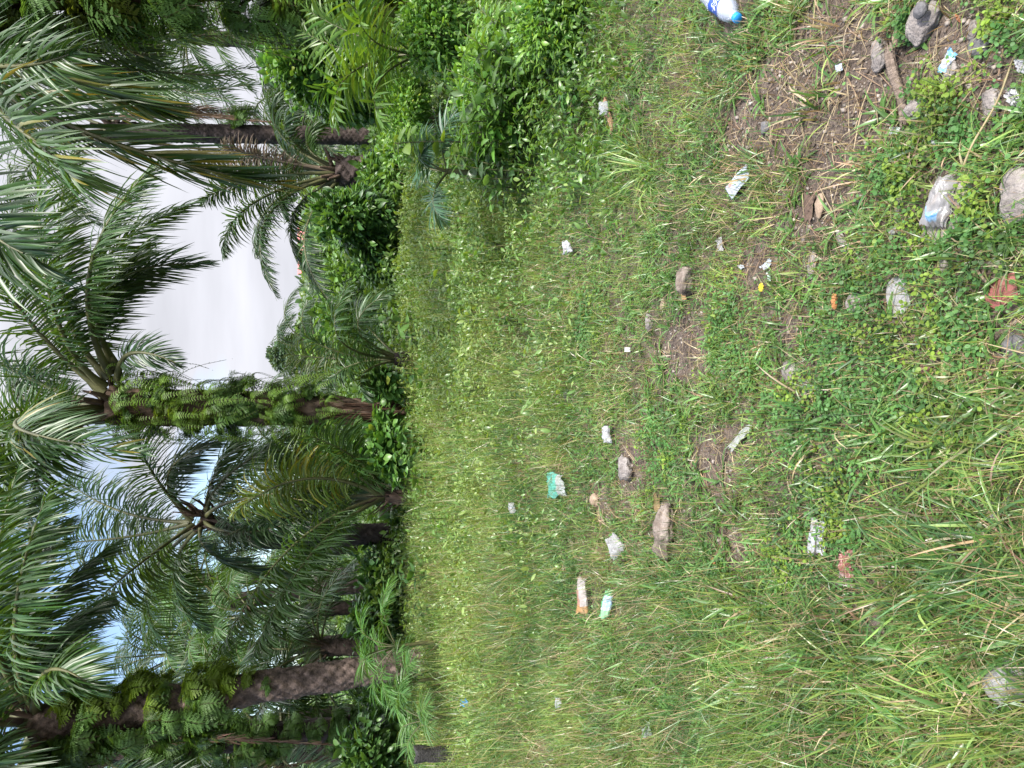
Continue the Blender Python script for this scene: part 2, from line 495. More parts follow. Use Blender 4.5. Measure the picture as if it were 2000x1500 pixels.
for m_ in (M_bark_a, M_bark_b, M_bark_d):
    t = m_.node_tree
    p = next(n for n in t.nodes if n.type == 'BSDF_PRINCIPLED'); r = next(n for n in t.nodes if n.type == 'VALTORGB')
    a = N('ShaderNodeVertexColor', t); a.layer_name = 'Col'
    mm = N('ShaderNodeMixRGB', t, blend_type='MULTIPLY'); mm.inputs[0].default_value = 1
    t.links.new(r.outputs[0], mm.inputs[1]); t.links.new(a.outputs[0], mm.inputs[2]); t.links.new(mm.outputs[0], p.inputs['Base Color'])

def fern_mesh(name, rng, nfr=8, flen=0.5, col=(0.09, 0.16, 0.03), plen=0.07, hang=0.9, lacy=False):
    """tuft of ferns; local frame: +X away from the trunk, Z up; lacy ones are twice divided"""
    g = Geo()
    for k in range(nfr):
        az = rng.uniform(-1.25, 1.25)
        L = flen * rng.uniform(0.6, 1.15)
        up = rng.uniform(-0.2, 0.8)
        d = np.array([math.cos(az), math.sin(az), up]); d /= np.linalg.norm(d)
        P0 = np.zeros(3)
        Pm = P0 + d * L * 0.5
        P2 = P0 + np.array([d[0], d[1], 0]) * L * rng.uniform(0.4, 0.7) + np.array([0, 0, L * (0.15 * up - hang * rng.uniform(0.3, 0.9))])
        n = 13 if lacy else 26
        pts = bez(P0, Pm, P2, n)
        T = nrm(np.gradient(pts, axis=0))
        h = np.array([d[0], d[1], 0]); h /= np.linalg.norm(h) + 1e-9
        B = np.array([-h[1], h[0], 0.0])
        u = np.linspace(0.06, 1, n)
        pl = plen * np.sin(np.pi * (0.2 + 0.76 * u)) ** (1.1 if lacy else .6)
        c0 = np.array(col) * rng.uniform(0.8, 1.25)
        for sd in (-1, 1):
            d0 = nrm(B[None] * sd + T * (0.55 if lacy else .25) + rng.normal(0, 0.08, (n, 3)))
            c = c0 * np.ones((n, 3)) * rng.uniform(0.85, 1.15, (n, 1))
            if not lacy:
                strips(g, pts, d0, T, pl, 0.0125 * plen / 0.07, 0.25, [0.9, 1, 0.1], c)
            else:
                strips(g, pts, d0, T, pl, .004, .2, [1, .8, .3], c)
                for q in np.linspace(.12, .95, 7):
                    base = pts + d0 * (pl * q)[:, None] - np.array([0, 0, .1]) * (pl * q * q)[:, None]
                    for s2 in (-1, 1):
                        dd = nrm(T * s2 + d0 * .45 + rng.normal(0, .1, (n, 3)))
                        strips(g, base, dd, d0, pl * .34 * (1.05 - q * .75), .011, .2, [.8, 1, .15], c)
        tube(g, pts[::4], 0.003, 3, (0.06, 0.05, 0.02), cap=False)
    return g.mesh(name, M_fern)
RNG = np.random.default_rng(7)
FERNS = [fern_mesh('fern', np.random.default_rng(100 + k), 5, 0.66, (0.125, 0.22, 0.036), plen=.062, hang=1.1) for k in range(4)]
FERNS_L = [fern_mesh('fern', np.random.default_rng(140 + k), 9, 0.62, (0.085, 0.165, 0.04), plen=0.19, hang=0.6, lacy=True) for k in range(3)]
FERNS_Y = [fern_mesh('fern', np.random.default_rng(180 + k), 8, 0.46, (0.15, 0.23, 0.03), plen=0.15, hang=0.5, lacy=True) for k in range(3)]
def ferns_on(root, P, R, n, zr, azr, meshes, rng, sc=(0.7, 1.2)):
    """tufts rooted on the bark: zr fraction range of trunk, azr azimuth range in degrees (0 = +X, -90 = towards camera)"""
    for k in range(n):
        i = int(len(P) * rng.uniform(*zr)); i = min(i, len(P) - 1)
        a = math.radians(rng.uniform(*azr))
        r = R[i] * 0.98
        o = bpy.data.objects.new('fern', meshes[rng.integers(len(meshes))])
        COLL.objects.link(o); o.parent = root
        loc = P[i] + np.array([math.cos(a) * r, math.sin(a) * r, 0])
        o.location = [float(q) for q in loc - np.array(root.location)]
        o.rotation_euler = (rng.normal(0, .2), rng.normal(0, .25), a + rng.normal(0, .2))
        s = rng.uniform(*sc); o.scale = (s, s, s)

def crown_fibre(geo_parent, origin, c, rng, r=0.35, h=0.4, n=18, col=(0.09, 0.06, 0.045)):
    """old petiole stubs and fibre at the crown"""
    g = Geo()
    for k in range(n):
        a = rng.uniform(0, 6.28); z = rng.uniform(-h, h * 0.4)
        d = np.array([math.cos(a), math.sin(a), 0])
        p0 = c + d * r * 0.6 + np.array([0, 0, z])
        p1 = p0 + d * rng.uniform(0.15, 0.4) + np.array([0, 0, rng.uniform(0.15, 0.5)])
        tube(g, np.array([p0, (p0 + p1) / 2 + d * .04, p1]), np.array([0.09, 0.07, 0.035]) * (r / .36) * rng.uniform(.6, 1.0), 6, np.array([1, 1, 1]) * rng.uniform(.7, 1.3))
    return g.obj('petiole_stubs', M_bark_a, geo_parent, origin)

def px_palm(name, label, D, trunk_px, radii, fronds, seed, bark, group='oil palms around the clearing', ground=True, scar=(0.16, 9, 0.12, 0.05), lleaf=0.85, n=64, col=(0.032, 0.07, 0.02), extra=0, extra_len=4.0, stubs=True, petiole=0.045, droop=1.0, wid=0.042):
    rng = np.random.default_rng(seed)
    path = np.array([at(a, b, D) for a, b in trunk_px])
    if ground:
        path[0, 2] = tz(path[0, 0], path[0, 1]) - 0.05
    base = path[0].copy(); base[2] = max(base[2], 0) if ground else base[2]
    root = thing(name, base, label, 'palm tree', group)
    g, P, R = trunk_geo(path, radii, scar[0], scar[1], scar[2], scar[3], seed)
    g.obj('trunk', bark, root, base)
    cr_p = path[-1]
    if stubs:
        crown_fibre(root, base, cr_p, rng, r=radii[-1], h=0.35)
    for fr in fronds:
        p0, pm, pt, dm, dt = fr[:5]
        kw = dict(fr[5]) if len(fr) > 5 else {}
        dead = kw.pop('dead', False)
        LL = kw.pop('L', lleaf)
        kw.setdefault('n', n); kw.setdefault('col', col); kw.setdefault('rrad', petiole); kw.setdefault('droop', droop); kw.setdefault('wid', wid)
        add_frond(root, base, at(*p0, D), at(*pm, D + dm), at(*pt, D + dt), LL, rng, dead=dead, **kw)
    for k in range(extra):
        a = k * 2.39996 + rng.uniform(-.3, .3)
        el = math.radians(78 - 95 * (k + 0.5) / extra)
        generic_frond(root, base, cr_p, a, el, extra_len * rng.uniform(.85, 1.1), lleaf, rng, col=col, n=n, rrad=petiole, droop=droop, wid=wid)
    return root, P, R, base
def generic_frond(root, origin, c, a, el, L, lleaf, rng, **kw):
    hd = np.array([math.cos(a), math.sin(a), 0])
    d = hd * math.cos(el) + np.array([0, 0, math.sin(el)])
    P0 = c + hd * 0.15
    Pm = P0 + d * L * 0.5 + np.array([0, 0, -0.04 * L])
    P2 = P0 + hd * L * (0.45 + 0.42 * math.cos(el)) + np.array([0, 0, L * (0.62 * math.sin(el) - 0.33)])
    return add_frond(root, origin, P0, Pm, P2, lleaf, rng, **kw)


# ------------------------------------------------------------------ ground
def ground_material():
    m = mat("damp_soil"); t = m.node_tree
    o = N('ShaderNodeOutputMaterial', t); p = N('ShaderNodeBsdfPrincipled', t)
    p.inputs['Roughness'].default_value = 0.95; p.inputs['Specular IOR Level'].default_value = 0.2
    g = N('ShaderNodeNewGeometry', t)
    n = N('ShaderNodeTexNoise', t); n.inputs['Scale'].default_value = 9; n.inputs['Detail'].default_value = 12; n.inputs['Roughness'].default_value = .7
    t.links.new(g.outputs['Position'], n.inputs['Vector'])
    r = N('ShaderNodeValToRGB', t)
    r.color_ramp.elements[0].position = .3; r.color_ramp.elements[0].color = (0.05, 0.037, 0.03, 1)
    r.color_ramp.elements[1].position = .72; r.color_ramp.elements[1].color = (0.18, 0.142, 0.118, 1)
    t.links.new(n.outputs['Fac'], r.inputs[0])
    # fine grit
    vo = N('ShaderNodeTexVoronoi', t); vo.inputs['Scale'].default_value = 160
    t.links.new(g.outputs['Position'], vo.inputs['Vector'])
    gr = N('ShaderNodeMapRange', t); gr.inputs['From Min'].default_value = 0.0; gr.inputs['From Max'].default_value = 0.6
    gr.inputs['To Min'].default_value = 1.35; gr.inputs['To Max'].default_value = 0.75
    t.links.new(vo.outputs['Distance'], gr.inputs['Value'])
    v = N('ShaderNodeVectorMath', t, operation='SCALE')
    t.links.new(r.outputs[0], v.inputs[0]); t.links.new(gr.outputs[0], v.inputs['Scale'])
    # farther away the soil is covered by green turf
    sp = N('ShaderNodeSeparateXYZ', t); t.links.new(g.outputs['Position'], sp.inputs[0])
    mr = N('ShaderNodeMapRange', t); mr.inputs['From Min'].default_value = 10; mr.inputs['From Max'].default_value = 16
    t.links.new(sp.outputs['Y'], mr.inputs['Value'])
    mx_ = N('ShaderNodeMixRGB', t); mx_.inputs['Color2'].default_value = (0.05, 0.085, 0.02, 1)
    t.links.new(mr.outputs[0], mx_.inputs['Fac']); t.links.new(v.outputs[0], mx_.inputs['Color1'])
    t.links.new(mx_.outputs[0], p.inputs['Base Color'])
    b = N('ShaderNodeBump', t); b.inputs['Strength'].default_value = 1.0; b.inputs['Distance'].default_value = .03
    n2 = N('ShaderNodeTexNoise', t); n2.inputs['Scale'].default_value = 45; n2.inputs['Detail'].default_value = 8
    t.links.new(g.outputs['Position'], n2.inputs['Vector']); t.links.new(n2.outputs['Fac'], b.inputs['Height'])
    t.links.new(b.outputs[0], p.inputs['Normal']); t.links.new(p.outputs[0], o.inputs[0])
    return m
def build_ground():
    xs = np.concatenate([[-900, -300, -100, -40, -20], np.linspace(-12, -3.2, 60), np.linspace(-3, 3, 260), np.linspace(3.2, 12, 60), [20, 40, 100, 300, 900]])
    ys = np.concatenate([[-60, -10, -3, -1], np.linspace(0, 0.9, 12), np.linspace(0.95, 4.5, 240), np.linspace(4.55, 8, 90), np.linspace(8.3, 20, 30), [26, 40, 80, 200, 600, 1800]])
    X, Y = np.meshgrid(xs, ys)
    Z = terrain(X, Y) * np.clip((30 - Y) / 10, 0, 1)
    g = Geo()
    ny, nx = X.shape
    idx = np.arange(ny * nx).reshape(ny, nx)
    f = np.stack([idx[:-1, :-1], idx[:-1, 1:], idx[1:, 1:], idx[1:, :-1]], -1).reshape(-1, 4)
    g.add(np.stack([X, Y, Z], -1).reshape(-1, 3), f, np.array([1, 1, 1]))
    o = g.obj('ground', ground_material())
    tag(o, kind='structure')
build_ground()

# ------------------------------------------------------------------ palms (traced from the photograph, each at its own distance)
DK = (0.026, 0.055, 0.02)
GR = (0.036, 0.078, 0.02)
YG = (0.07, 0.11, 0.018)
BROWN = (0.15, 0.10, 0.07)

# --- the tall palm in the middle, its trunk covered with ferns
rootA, PA, RA, bA = px_palm('oil_palm', 'tall oil palm in the middle, bright green ferns hanging all along its trunk', 13.0,
    [(795, 806), (720, 803), (600, 800), (450, 797), (300, 795), (215, 790)], [0.21, 0.21, 0.24, 0.27, 0.28, 0.28],
    [((205, 765), (60, 630), (-60, 440), -.3, -.6),
     ((205, 755), (104, 600), (80, 300), -.8, -1.6, dict(roll=.1)),
     ((212, 740), (120, 560), (140, 300), -.2, -.5, dict(col=DK)),
     ((215, 730), (176, 530), (300, 325), -1.0, -1.8, dict(roll=-.2, col=GR)),
     ((222, 725), (215, 560), (408, 515), .3, .5, dict(col=DK, roll=.35)),
     ((225, 720), (205, 610), (290, 470), .5, .8, dict(col=DK)),
     ((225, 715), (200, 520), (385, 395), 1.2, 1.6, dict(col=DK)),
     ((232, 740), (258, 690), (352, 712), -.7, -1.1, dict(col=DK, L=.6, n=40)),
     ((200, 790), (60, 740), (-120, 640), .4, .8),
     ((200, 795), (50, 800), (-140, 800), .8, 1.4),
     ((205, 800), (70, 830), (-100, 930), -.5, -1.2),
     ((208, 815), (90, 890), (60, 1080), -.4, -.8),
     ((200, 795), (30, 830), (285, 885), -2.2, -3.6, dict(roll=.9, yel=.06)),
     ((200, 790), (20, 760), (200, 700), 2.0, 3.4, dict(col=DK)),
     ((205, 815), (20, 920), (40, 1120), .6, 1.2),
     ((205, 810), (-20, 880), (-60, 1040), -.6, -1.2),
     ((205, 775), (60, 560), (20, 330), 1.0, 1.8, dict(col=DK)),
     ], 11, M_bark_a, scar=(0.34, 6, 0.2, 0.16), petiole=0.06, n=72, lleaf=.95, wid=.05, droop=1.35)
rng = np.random.default_rng(5)
ferns_on(rootA, PA, RA, 44, (0.3, 0.97), (-175, 5), FERNS, rng, (0.45, 1.5))
ferns_on(rootA, PA, RA, 12, (0.3, 0.95), (-20, 60), FERNS, rng, (0.8, 1.25))
ferns_on(rootA, PA, RA, 8, (0.25, 0.9), (150, 210), FERNS, rng, (0.7, 1.1))
ferns_on(rootA, PA, RA, 22, (0.3, 0.97), (-190, 20), FERNS_L, rng, (0.45, 1.15))
ferns_on(rootA, PA, RA, 8, (0.35, 0.95), (-170, 0), FERNS_Y, rng, (0.6, 1.0))
ferns_on(rootA, PA, RA, 5, (0.1, 0.35), (-170, 0), FERNS_L, rng, (0.4, 0.7))
# hanging aerial-root fibre on the lower trunk
g = Geo()
for k in range(34):
    a = rng.uniform(-2.9, -1.0); z0 = rng.uniform(0.9, 1.9)
    i = int(np.argmin(abs(PA[:, 2] - z0)))
    c = PA[i] + np.array([math.cos(a), math.sin(a), 0]) * (RA[i] + .03)
    tube(g, np.array([c, c + np.array([rng.normal(0, .03) - .03, -.02, -z0 * .35]), c + np.array([rng.normal(0, .03) - .05, rng.normal(0, .03), -z0 * rng.uniform(.7, .95)])]), [.012, .011, .006], 4, np.array([.85, .68, .58]) * rng.uniform(.6, 1.4), cap=False)
g.obj('hanging_roots', M_bark_a, rootA, bA)

# --- left palm with scaly trunk leaning out of the grass
rootB, PB, RB, bB = px_palm('oil_palm', 'leaning oil palm on the left whose bare lower trunk shows pale diamond scales', 11.0,
    [(770, 1296), (700, 1312), (600, 1328), (480, 1346), (400, 1362), (250, 1390), (70, 1415)], [0.185, 0.19, 0.195, 0.205, 0.22, 0.235, 0.23],
    [((75, 1395), (30, 1220), (95, 960), -.8, -1.5, dict(roll=-.15, L=1.05, col=GR)),
     ((80, 1390), (70, 1290), (200, 1180), -.3, -.5, dict(col=DK)),
     ((70, 1400), (95, 1310), (190, 1350), -1.0, -1.7, dict(col=GR, L=.8, roll=.4)),
     ((65, 1405), (-20, 1250), (-40, 1040), .3, .6),
     ((60, 1420), (-10, 1490), (95, 1580), -.6, -1.0),
     ((70, 1430), (60, 1510), (190, 1590), .3, .4, dict(col=DK)),
     ((60, 1410), (-70, 1330), (-160, 1220), .3, .8),
     ((65, 1410), (-60, 1420), (-170, 1440), -.5, -1.2),
     ((75, 1395), (20, 1180), (130, 1020), 1.2, 1.8, dict(col=DK)),
     ((65, 1400), (20, 1330), (120, 1250), 2.0, 3.0, dict(col=DK)),
     ((65, 1395), (-10, 1190), (40, 900), .4, .7),
     ((65, 1395), (-50, 1140), (-30, 840), -.8, -1.6),
     ((65, 1395), (60, 1230), (230, 1060), .9, 1.4, dict(col=DK)),
     ], 12, M_bark_b, scar=(0.19, 9, 0.24, 0.16), lleaf=.95, droop=1.6, petiole=0.06, n=72, wid=.05)
ferns_on(rootB, PB, RB, 22, (0.5, 0.95), (-40, 30), FERNS_Y, rng, (0.7, 1.25))
ferns_on(rootB, PB, RB, 20, (0.55, 0.97), (-200, -110), FERNS_L, rng, (0.8, 1.35))
ferns_on(rootB, PB, RB, 6, (0.45, 0.8), (-120, -40), FERNS_L, rng, (0.4, 0.7))

# --- trunk further left, behind it
rootC, PC, RC, bC = px_palm('oil_palm', 'dark far left oil palm with ferns on its trunk and a hanging dead frond', 13.5,
    [(800, 1415), (700, 1420), (560, 1432), (400, 1450), (180, 1470)], [0.19, 0.19, 0.195, 0.2, 0.2],
    [((200, 1460), (330, 1440), (700, 1458), -.6, -.5, dict(dead=True, col=BROWN, L=.35, droop=2.2, n=50)),
     ((190, 1465), (90, 1350), (180, 1260), .5, .9, dict(col=DK)),
     ((190, 1475), (150, 1560), (330, 1620), .2, .4, dict(col=DK)),
     ((190, 1470), (60, 1500), (60, 1600), -.5, -.8),
     ((190, 1465), (40, 1420), (-100, 1330), .4, .7),
     ((195, 1470), (190, 1390), (370, 1330), .8, 1.2, dict(col=DK)),
     ((200, 1470), (300, 1520), (520, 1500), -.8, -.9, dict(col=DK, L=.6)),
     ((200, 1480), (240, 1540), (640, 1480), .9, 1.2, dict(dead=True, col=(.10, .075, .05), L=.5, droop=2.0)),
     ], 13, M_bark_d, scar=(0.22, 8, 0.2, 0.12), n=56)
ferns_on(rootC, PC, RC, 18, (0.1, 0.5), (-170, 0), FERNS_L, rng, (0.5, 0.9))
ferns_on(rootC, PC, RC, 16, (0.5, 0.95), (-170, 0), FERNS_L, rng, (0.8, 1.3))

# --- right palm with the dark slender trunk
rootD, PD, RD, bD = px_palm('oil_palm', 'slender dark trunked oil palm on the right with brown dead fronds hanging beside it', 20.0,
    [(745, 266), (600, 264), (450, 262), (320, 259), (215, 256)], [0.22, 0.225, 0.225, 0.225, 0.22],
    [((230, 248), (300, 222), (560, 243), -.4, -.3, dict(dead=True, col=(.19, .13, .09), L=.55, droop=2.6, n=70, rise=.1)),
     ((230, 262), (310, 282), (590, 306), .2, .4, dict(dead=True, col=(.15, .115, .09), L=.5, droop=2.4, n=70, rise=.1)),
     ((235, 245), (330, 215), (500, 225), .5, .8, dict(dead=True, col=(.13, .09, .07), L=.5, droop=2.4)),
     ((220, 245), (290, 170), (520, 130), .3, .6, dict(col=DK, L=.7)),
     ((220, 240), (330, 190), (560, 160), -.5, -.7, dict(col=DK, L=.7)),
     ((220, 245), (210, 150), (400, 80), .6, 1.0, dict(col=DK)),
     ((215, 250), (110, 170), (180, 50), .2, .4),
     ((215, 265), (120, 350), (210, 450), .5, .8, dict(col=DK)),
     ((215, 262), (60, 320), (60, 430), -.4, -.7),
     ((210, 255), (40, 240), (-80, 170), .2, .4),
     ((210, 256), (40, 280), (-60, 340), .5, .8),
     ((220, 248), (240, 175), (470, 200), -1.3, -2.0, dict(col=GR, L=.8)),
     ], 14, M_bark_d, scar=(0.13, 9, 0.16, 0.05), n=60, lleaf=.9)
ferns_on(rootD, PD, RD, 2, (0.55, 0.6), (-60, 20), FERNS_L, rng, (1.1, 1.5))

# --- near palm at the right edge: fern clad trunk, yellow on its big hanging frond is painted-in backlight
rootJ, PJ, RJ, bJ = px_palm('oil_palm', 'right edge oil palm, trunk hidden in olive ferns, huge hanging frond with backlight painted yellow', 8.2,
    [(790, -40), (600, -36), (400, -32), (200, -26), (0, -12), (-230, 5)], [0.15, 0.15, 0.16, 0.16, 0.17, 0.18],
    [((-235, 40), (150, 252), (545, 356), -1.0, -1.2, dict(L=.95, wid=.048, n=66, col=(.030, .06, .018), yel=.2, droop=1.0, roll=.9, s0=.12, alpha=(30, 9), fold=.08)),
     ((-230, 25), (120, 150), (330, 215), -.2, -.1, dict(L=.85, wid=.046, n=58, col=(.034, .066, .018), yel=.14, roll=.3, s0=.12, alpha=(40, 14))),
     ((-230, 30), (-20, 200), (140, 340), -1.8, -2.6, dict(L=.9, wid=.042, yel=.06, roll=-.4, col=GR)),
     ((-230, 20), (-60, 120), (150, 100), -1.5, -2.4, dict(L=.8, col=GR, wid=.034)),
     ((-230, 10), (60, 60), (300, 110), .6, 1.0, dict(L=.9, col=DK)),
     ((-230, 10), (-100, -60), (200, -120), .3, .5),
     ((-230, 40), (-120, 330), (60, 500), -1.4, -2.2, dict(L=1.05, wid=.055)),
     ((-220, 20), (40, 110), (480, 150), .9, 1.2, dict(L=.7, col=GR, alpha=(45, 20))),
     ((-220, 15), (30, 60), (540, 70), 1.3, 1.9, dict(L=.65, col=(.04, .066, .02), alpha=(45, 20))),
     ], 15, M_bark_a, scar=(0.3, 7, 0.2, 0.12), lleaf=1.0, petiole=0.055)
FERNS_O = [fern_mesh('fern', np.random.default_rng(240 + k), 10, 0.55, (0.15, 0.19, 0.04), plen=0.17, hang=0.7, lacy=True) for k in range(3)]
ferns_on(rootJ, PJ, RJ, 22, (0.12, 0.85), (-215, -60), FERNS_O + FERNS_L, rng, (0.7, 1.5))
ferns_on(rootJ, PJ, RJ, 14, (0.12, 0.85), (-230, -130), FERNS_L + FERNS, rng, (1.0, 1.7))

# --- mid palm left of the tall one, curved trunk
rootG, PG, RG, bG = px_palm('oil_palm', 'curved trunk oil palm with arching fronds against blue sky, left of the fern clad palm', 14.6,
    [(805, 1042), (690, 1044), (610, 1054), (500, 1054), (395, 1012)], [0.21, 0.20, 0.18, 0.16, 0.15],
    [((375, 1018), (300, 925), (262, 835), -.3, -.5, dict(rise=.5, droop=.8)),
     ((378, 1010), (330, 925), (432, 862), -.5, -.8, dict(col=DK)),
     ((400, 1005), (418, 930), (455, 862), .2, .3),
     ((405, 1005), (445, 930), (575, 850), -.5, -.9, dict(col=GR)),
     ((378, 1026), (268, 1105), (160, 1200), -.9, -1.6, dict(rise=.45, col=(.042, .08, .032), n=84)),
     ((370, 1022), (240, 1050), (90, 1060), .3, .4),
     ((372, 1020), (240, 1000), (130, 940), .5, .9),
     ((390, 1030), (340, 1130), (400, 1230), .6, 1.0, dict(col=DK)),
     ((395, 1022), (420, 1085), (560, 1120), -.6, -1.0, dict(col=DK)),
     ((395, 1015), (470, 1040), (600, 1010), -1.0, -1.5, dict(col=DK)),
     ((385, 1030), (290, 1150), (330, 1280), 1.2, 2.0, dict(col=DK)),
     ((400, 1012), (470, 975), (620, 960), -1.2, -1.8, dict(col=GR, yel=.1)),
     ], 16, M_bark_d, scar=(0.15, 9, 0.16, 0.07), lleaf=.9, n=70, droop=1.6)

# --- low palm in front of it, base at the grass edge
rootH, PH, RH, bH = px_palm('oil_palm', 'low trunkless oil palm with dry stalks at its base and fronds arching to the left', 13.0,
    [(800, 972), (780, 972), (752, 970)], [0.10, 0.12, 0.09],
    [((750, 972), (570, 1068), (424, 1290), -.6, -1.2, dict(n=90, col=GR, rise=.35)),
     ((750, 972), (610, 1080), (490, 1290), -.9, -1.6, dict(n=80, col=GR)),
     ((745, 968), (600, 935), (460, 1000), -.4, -.6, dict(col=YG, yel=.15)),
     ((745, 965), (640, 900), (520, 880), .4, .7, dict(col=GR)),
     ((745, 968), (580, 990), (420, 1060), .4, .6, dict(col=DK)),
     ((750, 965), (700, 900), (600, 850), -.6, -1.0, dict(col=GR)),
     ((745, 970), (600, 960), (540, 900), .8, 1.3, dict(col=YG)),
     ((750, 972), (620, 1020), (560, 1140), .9, 1.5, dict(col=DK)),
     ], 17, M_bark_a, scar=(0.2, 7, 0.2, 0.1), n=70, droop=1.7)

# --- small palm right, fronds fanning over the sky
rootE, PE, RE, bE = px_palm('oil_palm', 'short oil palm with a dark base whose feathery fronds fan out over the white sky', 17.0,
    [(745, 336), (690, 336), (655, 335)], [0.34, 0.33, 0.26],
    [((660, 338), (500, 350), (392, 395), -.2, -.4, dict(col=DK, L=.55)),
     ((655, 342), (490, 400), (436, 500), -.4, -.7, dict(col=DK, L=.62)),
     ((655, 345), (520, 428), (540, 578), -.5, -.9, dict(col=DK, L=.62)),
     ((655, 345), (530, 400), (500, 500), .4, .7, dict(col=DK, L=.55)),
     ((660, 350), (570, 430), (608, 545), .4, .6, dict(col=DK, L=.5)),
     ((665, 352), (595, 470), (662, 608), -.8, -1.3, dict(col=DK, L=.62, n=80)),
     ((655, 330), (540, 250), (570, 160), .3, .6, dict(col=DK, L=.6)),
     ((655, 328), (560, 260), (600, 200), -.5, -.8, dict(col=DK, L=.6)),
     ((655, 334), (500, 325), (395, 330), .6, .9, dict(col=(.07, .075, .045), L=.55)),
     ((655, 334), (500, 305), (440, 290), .2, .3, dict(dead=True, col=(.14, .11, .08), L=.5)),
     ((660, 330), (600, 270), (690, 215), .5, .8, dict(col=GR, L=.6)),
     ((662, 335), (560, 355), (560, 430), 1.0, 1.6, dict(col=DK, L=.6)),
     ((662, 330), (560, 300), (545, 220), 1.0, 1.6, dict(col=DK, L=.6)),
     ], 18, M_bark_d, scar=(0.2, 8, 0.25, 0.1), n=80, petiole=.045, wid=.048)

# --- young palm in the centre
rootF, PF, RF, bF = px_palm('young_palm', 'young palm just right of the fern clad trunk, dark stalks and glossy arching fronds', 12.5,
    [(800, 702), (785, 702), (770, 701)], [0.12, 0.14, 0.1],
    [((778, 700), (690, 660), (640, 590), -.3, -.6, dict(L=.5)),
     ((778, 698), (700, 640), (760, 570), -.6, -1.0, dict(L=.5, col=(.045, .085, .035))),
     ((778, 700), (670, 690), (590, 650), .3, .5, dict(L=.5)),
     ((778, 702), (690, 712), (640, 750), .2, .3, dict(L=.5)),
     ((778, 698), (720, 640), (690, 600), .5, .8, dict(L=.5, col=DK)),
     ((778, 700), (665, 665), (680, 560), -.9, -1.5, dict(L=.55)),
     ((778, 704), (710, 730), (720, 780), -.4, -.7, dict(L=.45, col=DK)),
     ((778, 700), (650, 700), (560, 690), .8, 1.2, dict(L=.5, col=YG)),
     ], 19, M_bark_d, group='young palms at the field edge', n=48, petiole=.028, stubs=False, wid=.036)

# --- bright young palm near the right edge
rootK, PK, RK, bK = px_palm('young_palm', 'bright yellow green young palm with stiff fronds at the right edge behind the leafy shrub', 7.0,
    [(850, 105), (830, 106), (812, 108)], [0.03, 0.035, 0.03],
    [((815, 108), (720, 128), (620, 180), -.2, -.4, dict(L=.42, col=(.06, .125, .026), roll=-.1)),
     ((815, 110), (690, 140), (655, 235), -.5, -.8, dict(L=.42, col=(.06, .12, .028))),
     ((815, 105), (700, 70), (600, 20), .2, .4, dict(L=.42, col=(.07, .135, .026))),
     ((815, 105), (720, 40), (640, -40), -.4, -.7, dict(L=.42, col=(.07, .135, .026))),
     ((815, 106), (690, 100), (590, 60), .4, .7, dict(L=.42, col=(.08, .145, .028))),
     ((815, 110), (740, 160), (745, 240), -.6, -1.0, dict(L=.38, col=(.07, .14, .03))),
     ((815, 106), (730, 80), (700, 10), -.7, -1.1, dict(L=.4, col=(.065, .13, .028))),
     ], 20, M_bark_d, group='young palms at the field edge', n=24, petiole=.014, stubs=False, wid=.046, droop=.7)

# --- seedlings by the leaning trunk
def seedling(label, px, py, D, spread, n, seed, col, up=1.0, L=.3):
    r = np.random.default_rng(seed)
    b = at(px, py, D); b[2] = tz(b[0], b[1])
    zt = at(px, py, D)[2]
    root = thing('palm_seedling', b, label, 'palm seedling', 'palm seedlings in the grass')
    c = np.array([b[0], b[1], max(zt, 0.25)])
    g = Geo(); tube(g, np.array([b - [0, 0, .03], (b + c) / 2 + [.01, 0, 0], c]), [.03, .026, .022], 6, (1, 1, 1))
    g.obj('stem', M_rachis, root, b)
    for k in range(n):
        a = k * 2.4 + r.uniform(-.3, .3); el = math.radians(r.uniform(15, 70)) * up
        Lf = spread * r.uniform(.8, 1.15)
        hd = np.array([math.cos(a), math.sin(a), 0])
        Pm = c + (hd * math.cos(el) + np.array([0, 0, math.sin(el)])) * Lf * .5
        P2 = c + hd * Lf * (.35 + .5 * math.cos(el)) + np.array([0, 0, Lf * (.6 * math.sin(el) - .15)])
        add_frond(root, b, c, Pm, P2, L, r, n=26, col=col, rrad=.009, wid=.022, droop=.5, s0=.25, seg=3, rise=.2)
    return root
seedling('lush green palm seedling standing in front of the scaly leaning trunk', 775, 1262, 9.2, 1.0, 8, 31, (.06, .14, .03), L=.34)
seedling('small palm seedling low in the grass at the foot of the scaly trunk', 815, 1330, 9.0, .8, 7, 32, (.06, .13, .035), L=.3)
seedling('pale fan of palm seedling leaves near the far left trunk', 835, 1405, 8.6, .8, 7, 33, (.07, .14, .04), L=.3)
seedling('dark blue green palm seedling with drooping blades beside the pinnate sapling', 875, 335, 5.6, .55, 6, 34, (.035, .08, .045), L=.26)

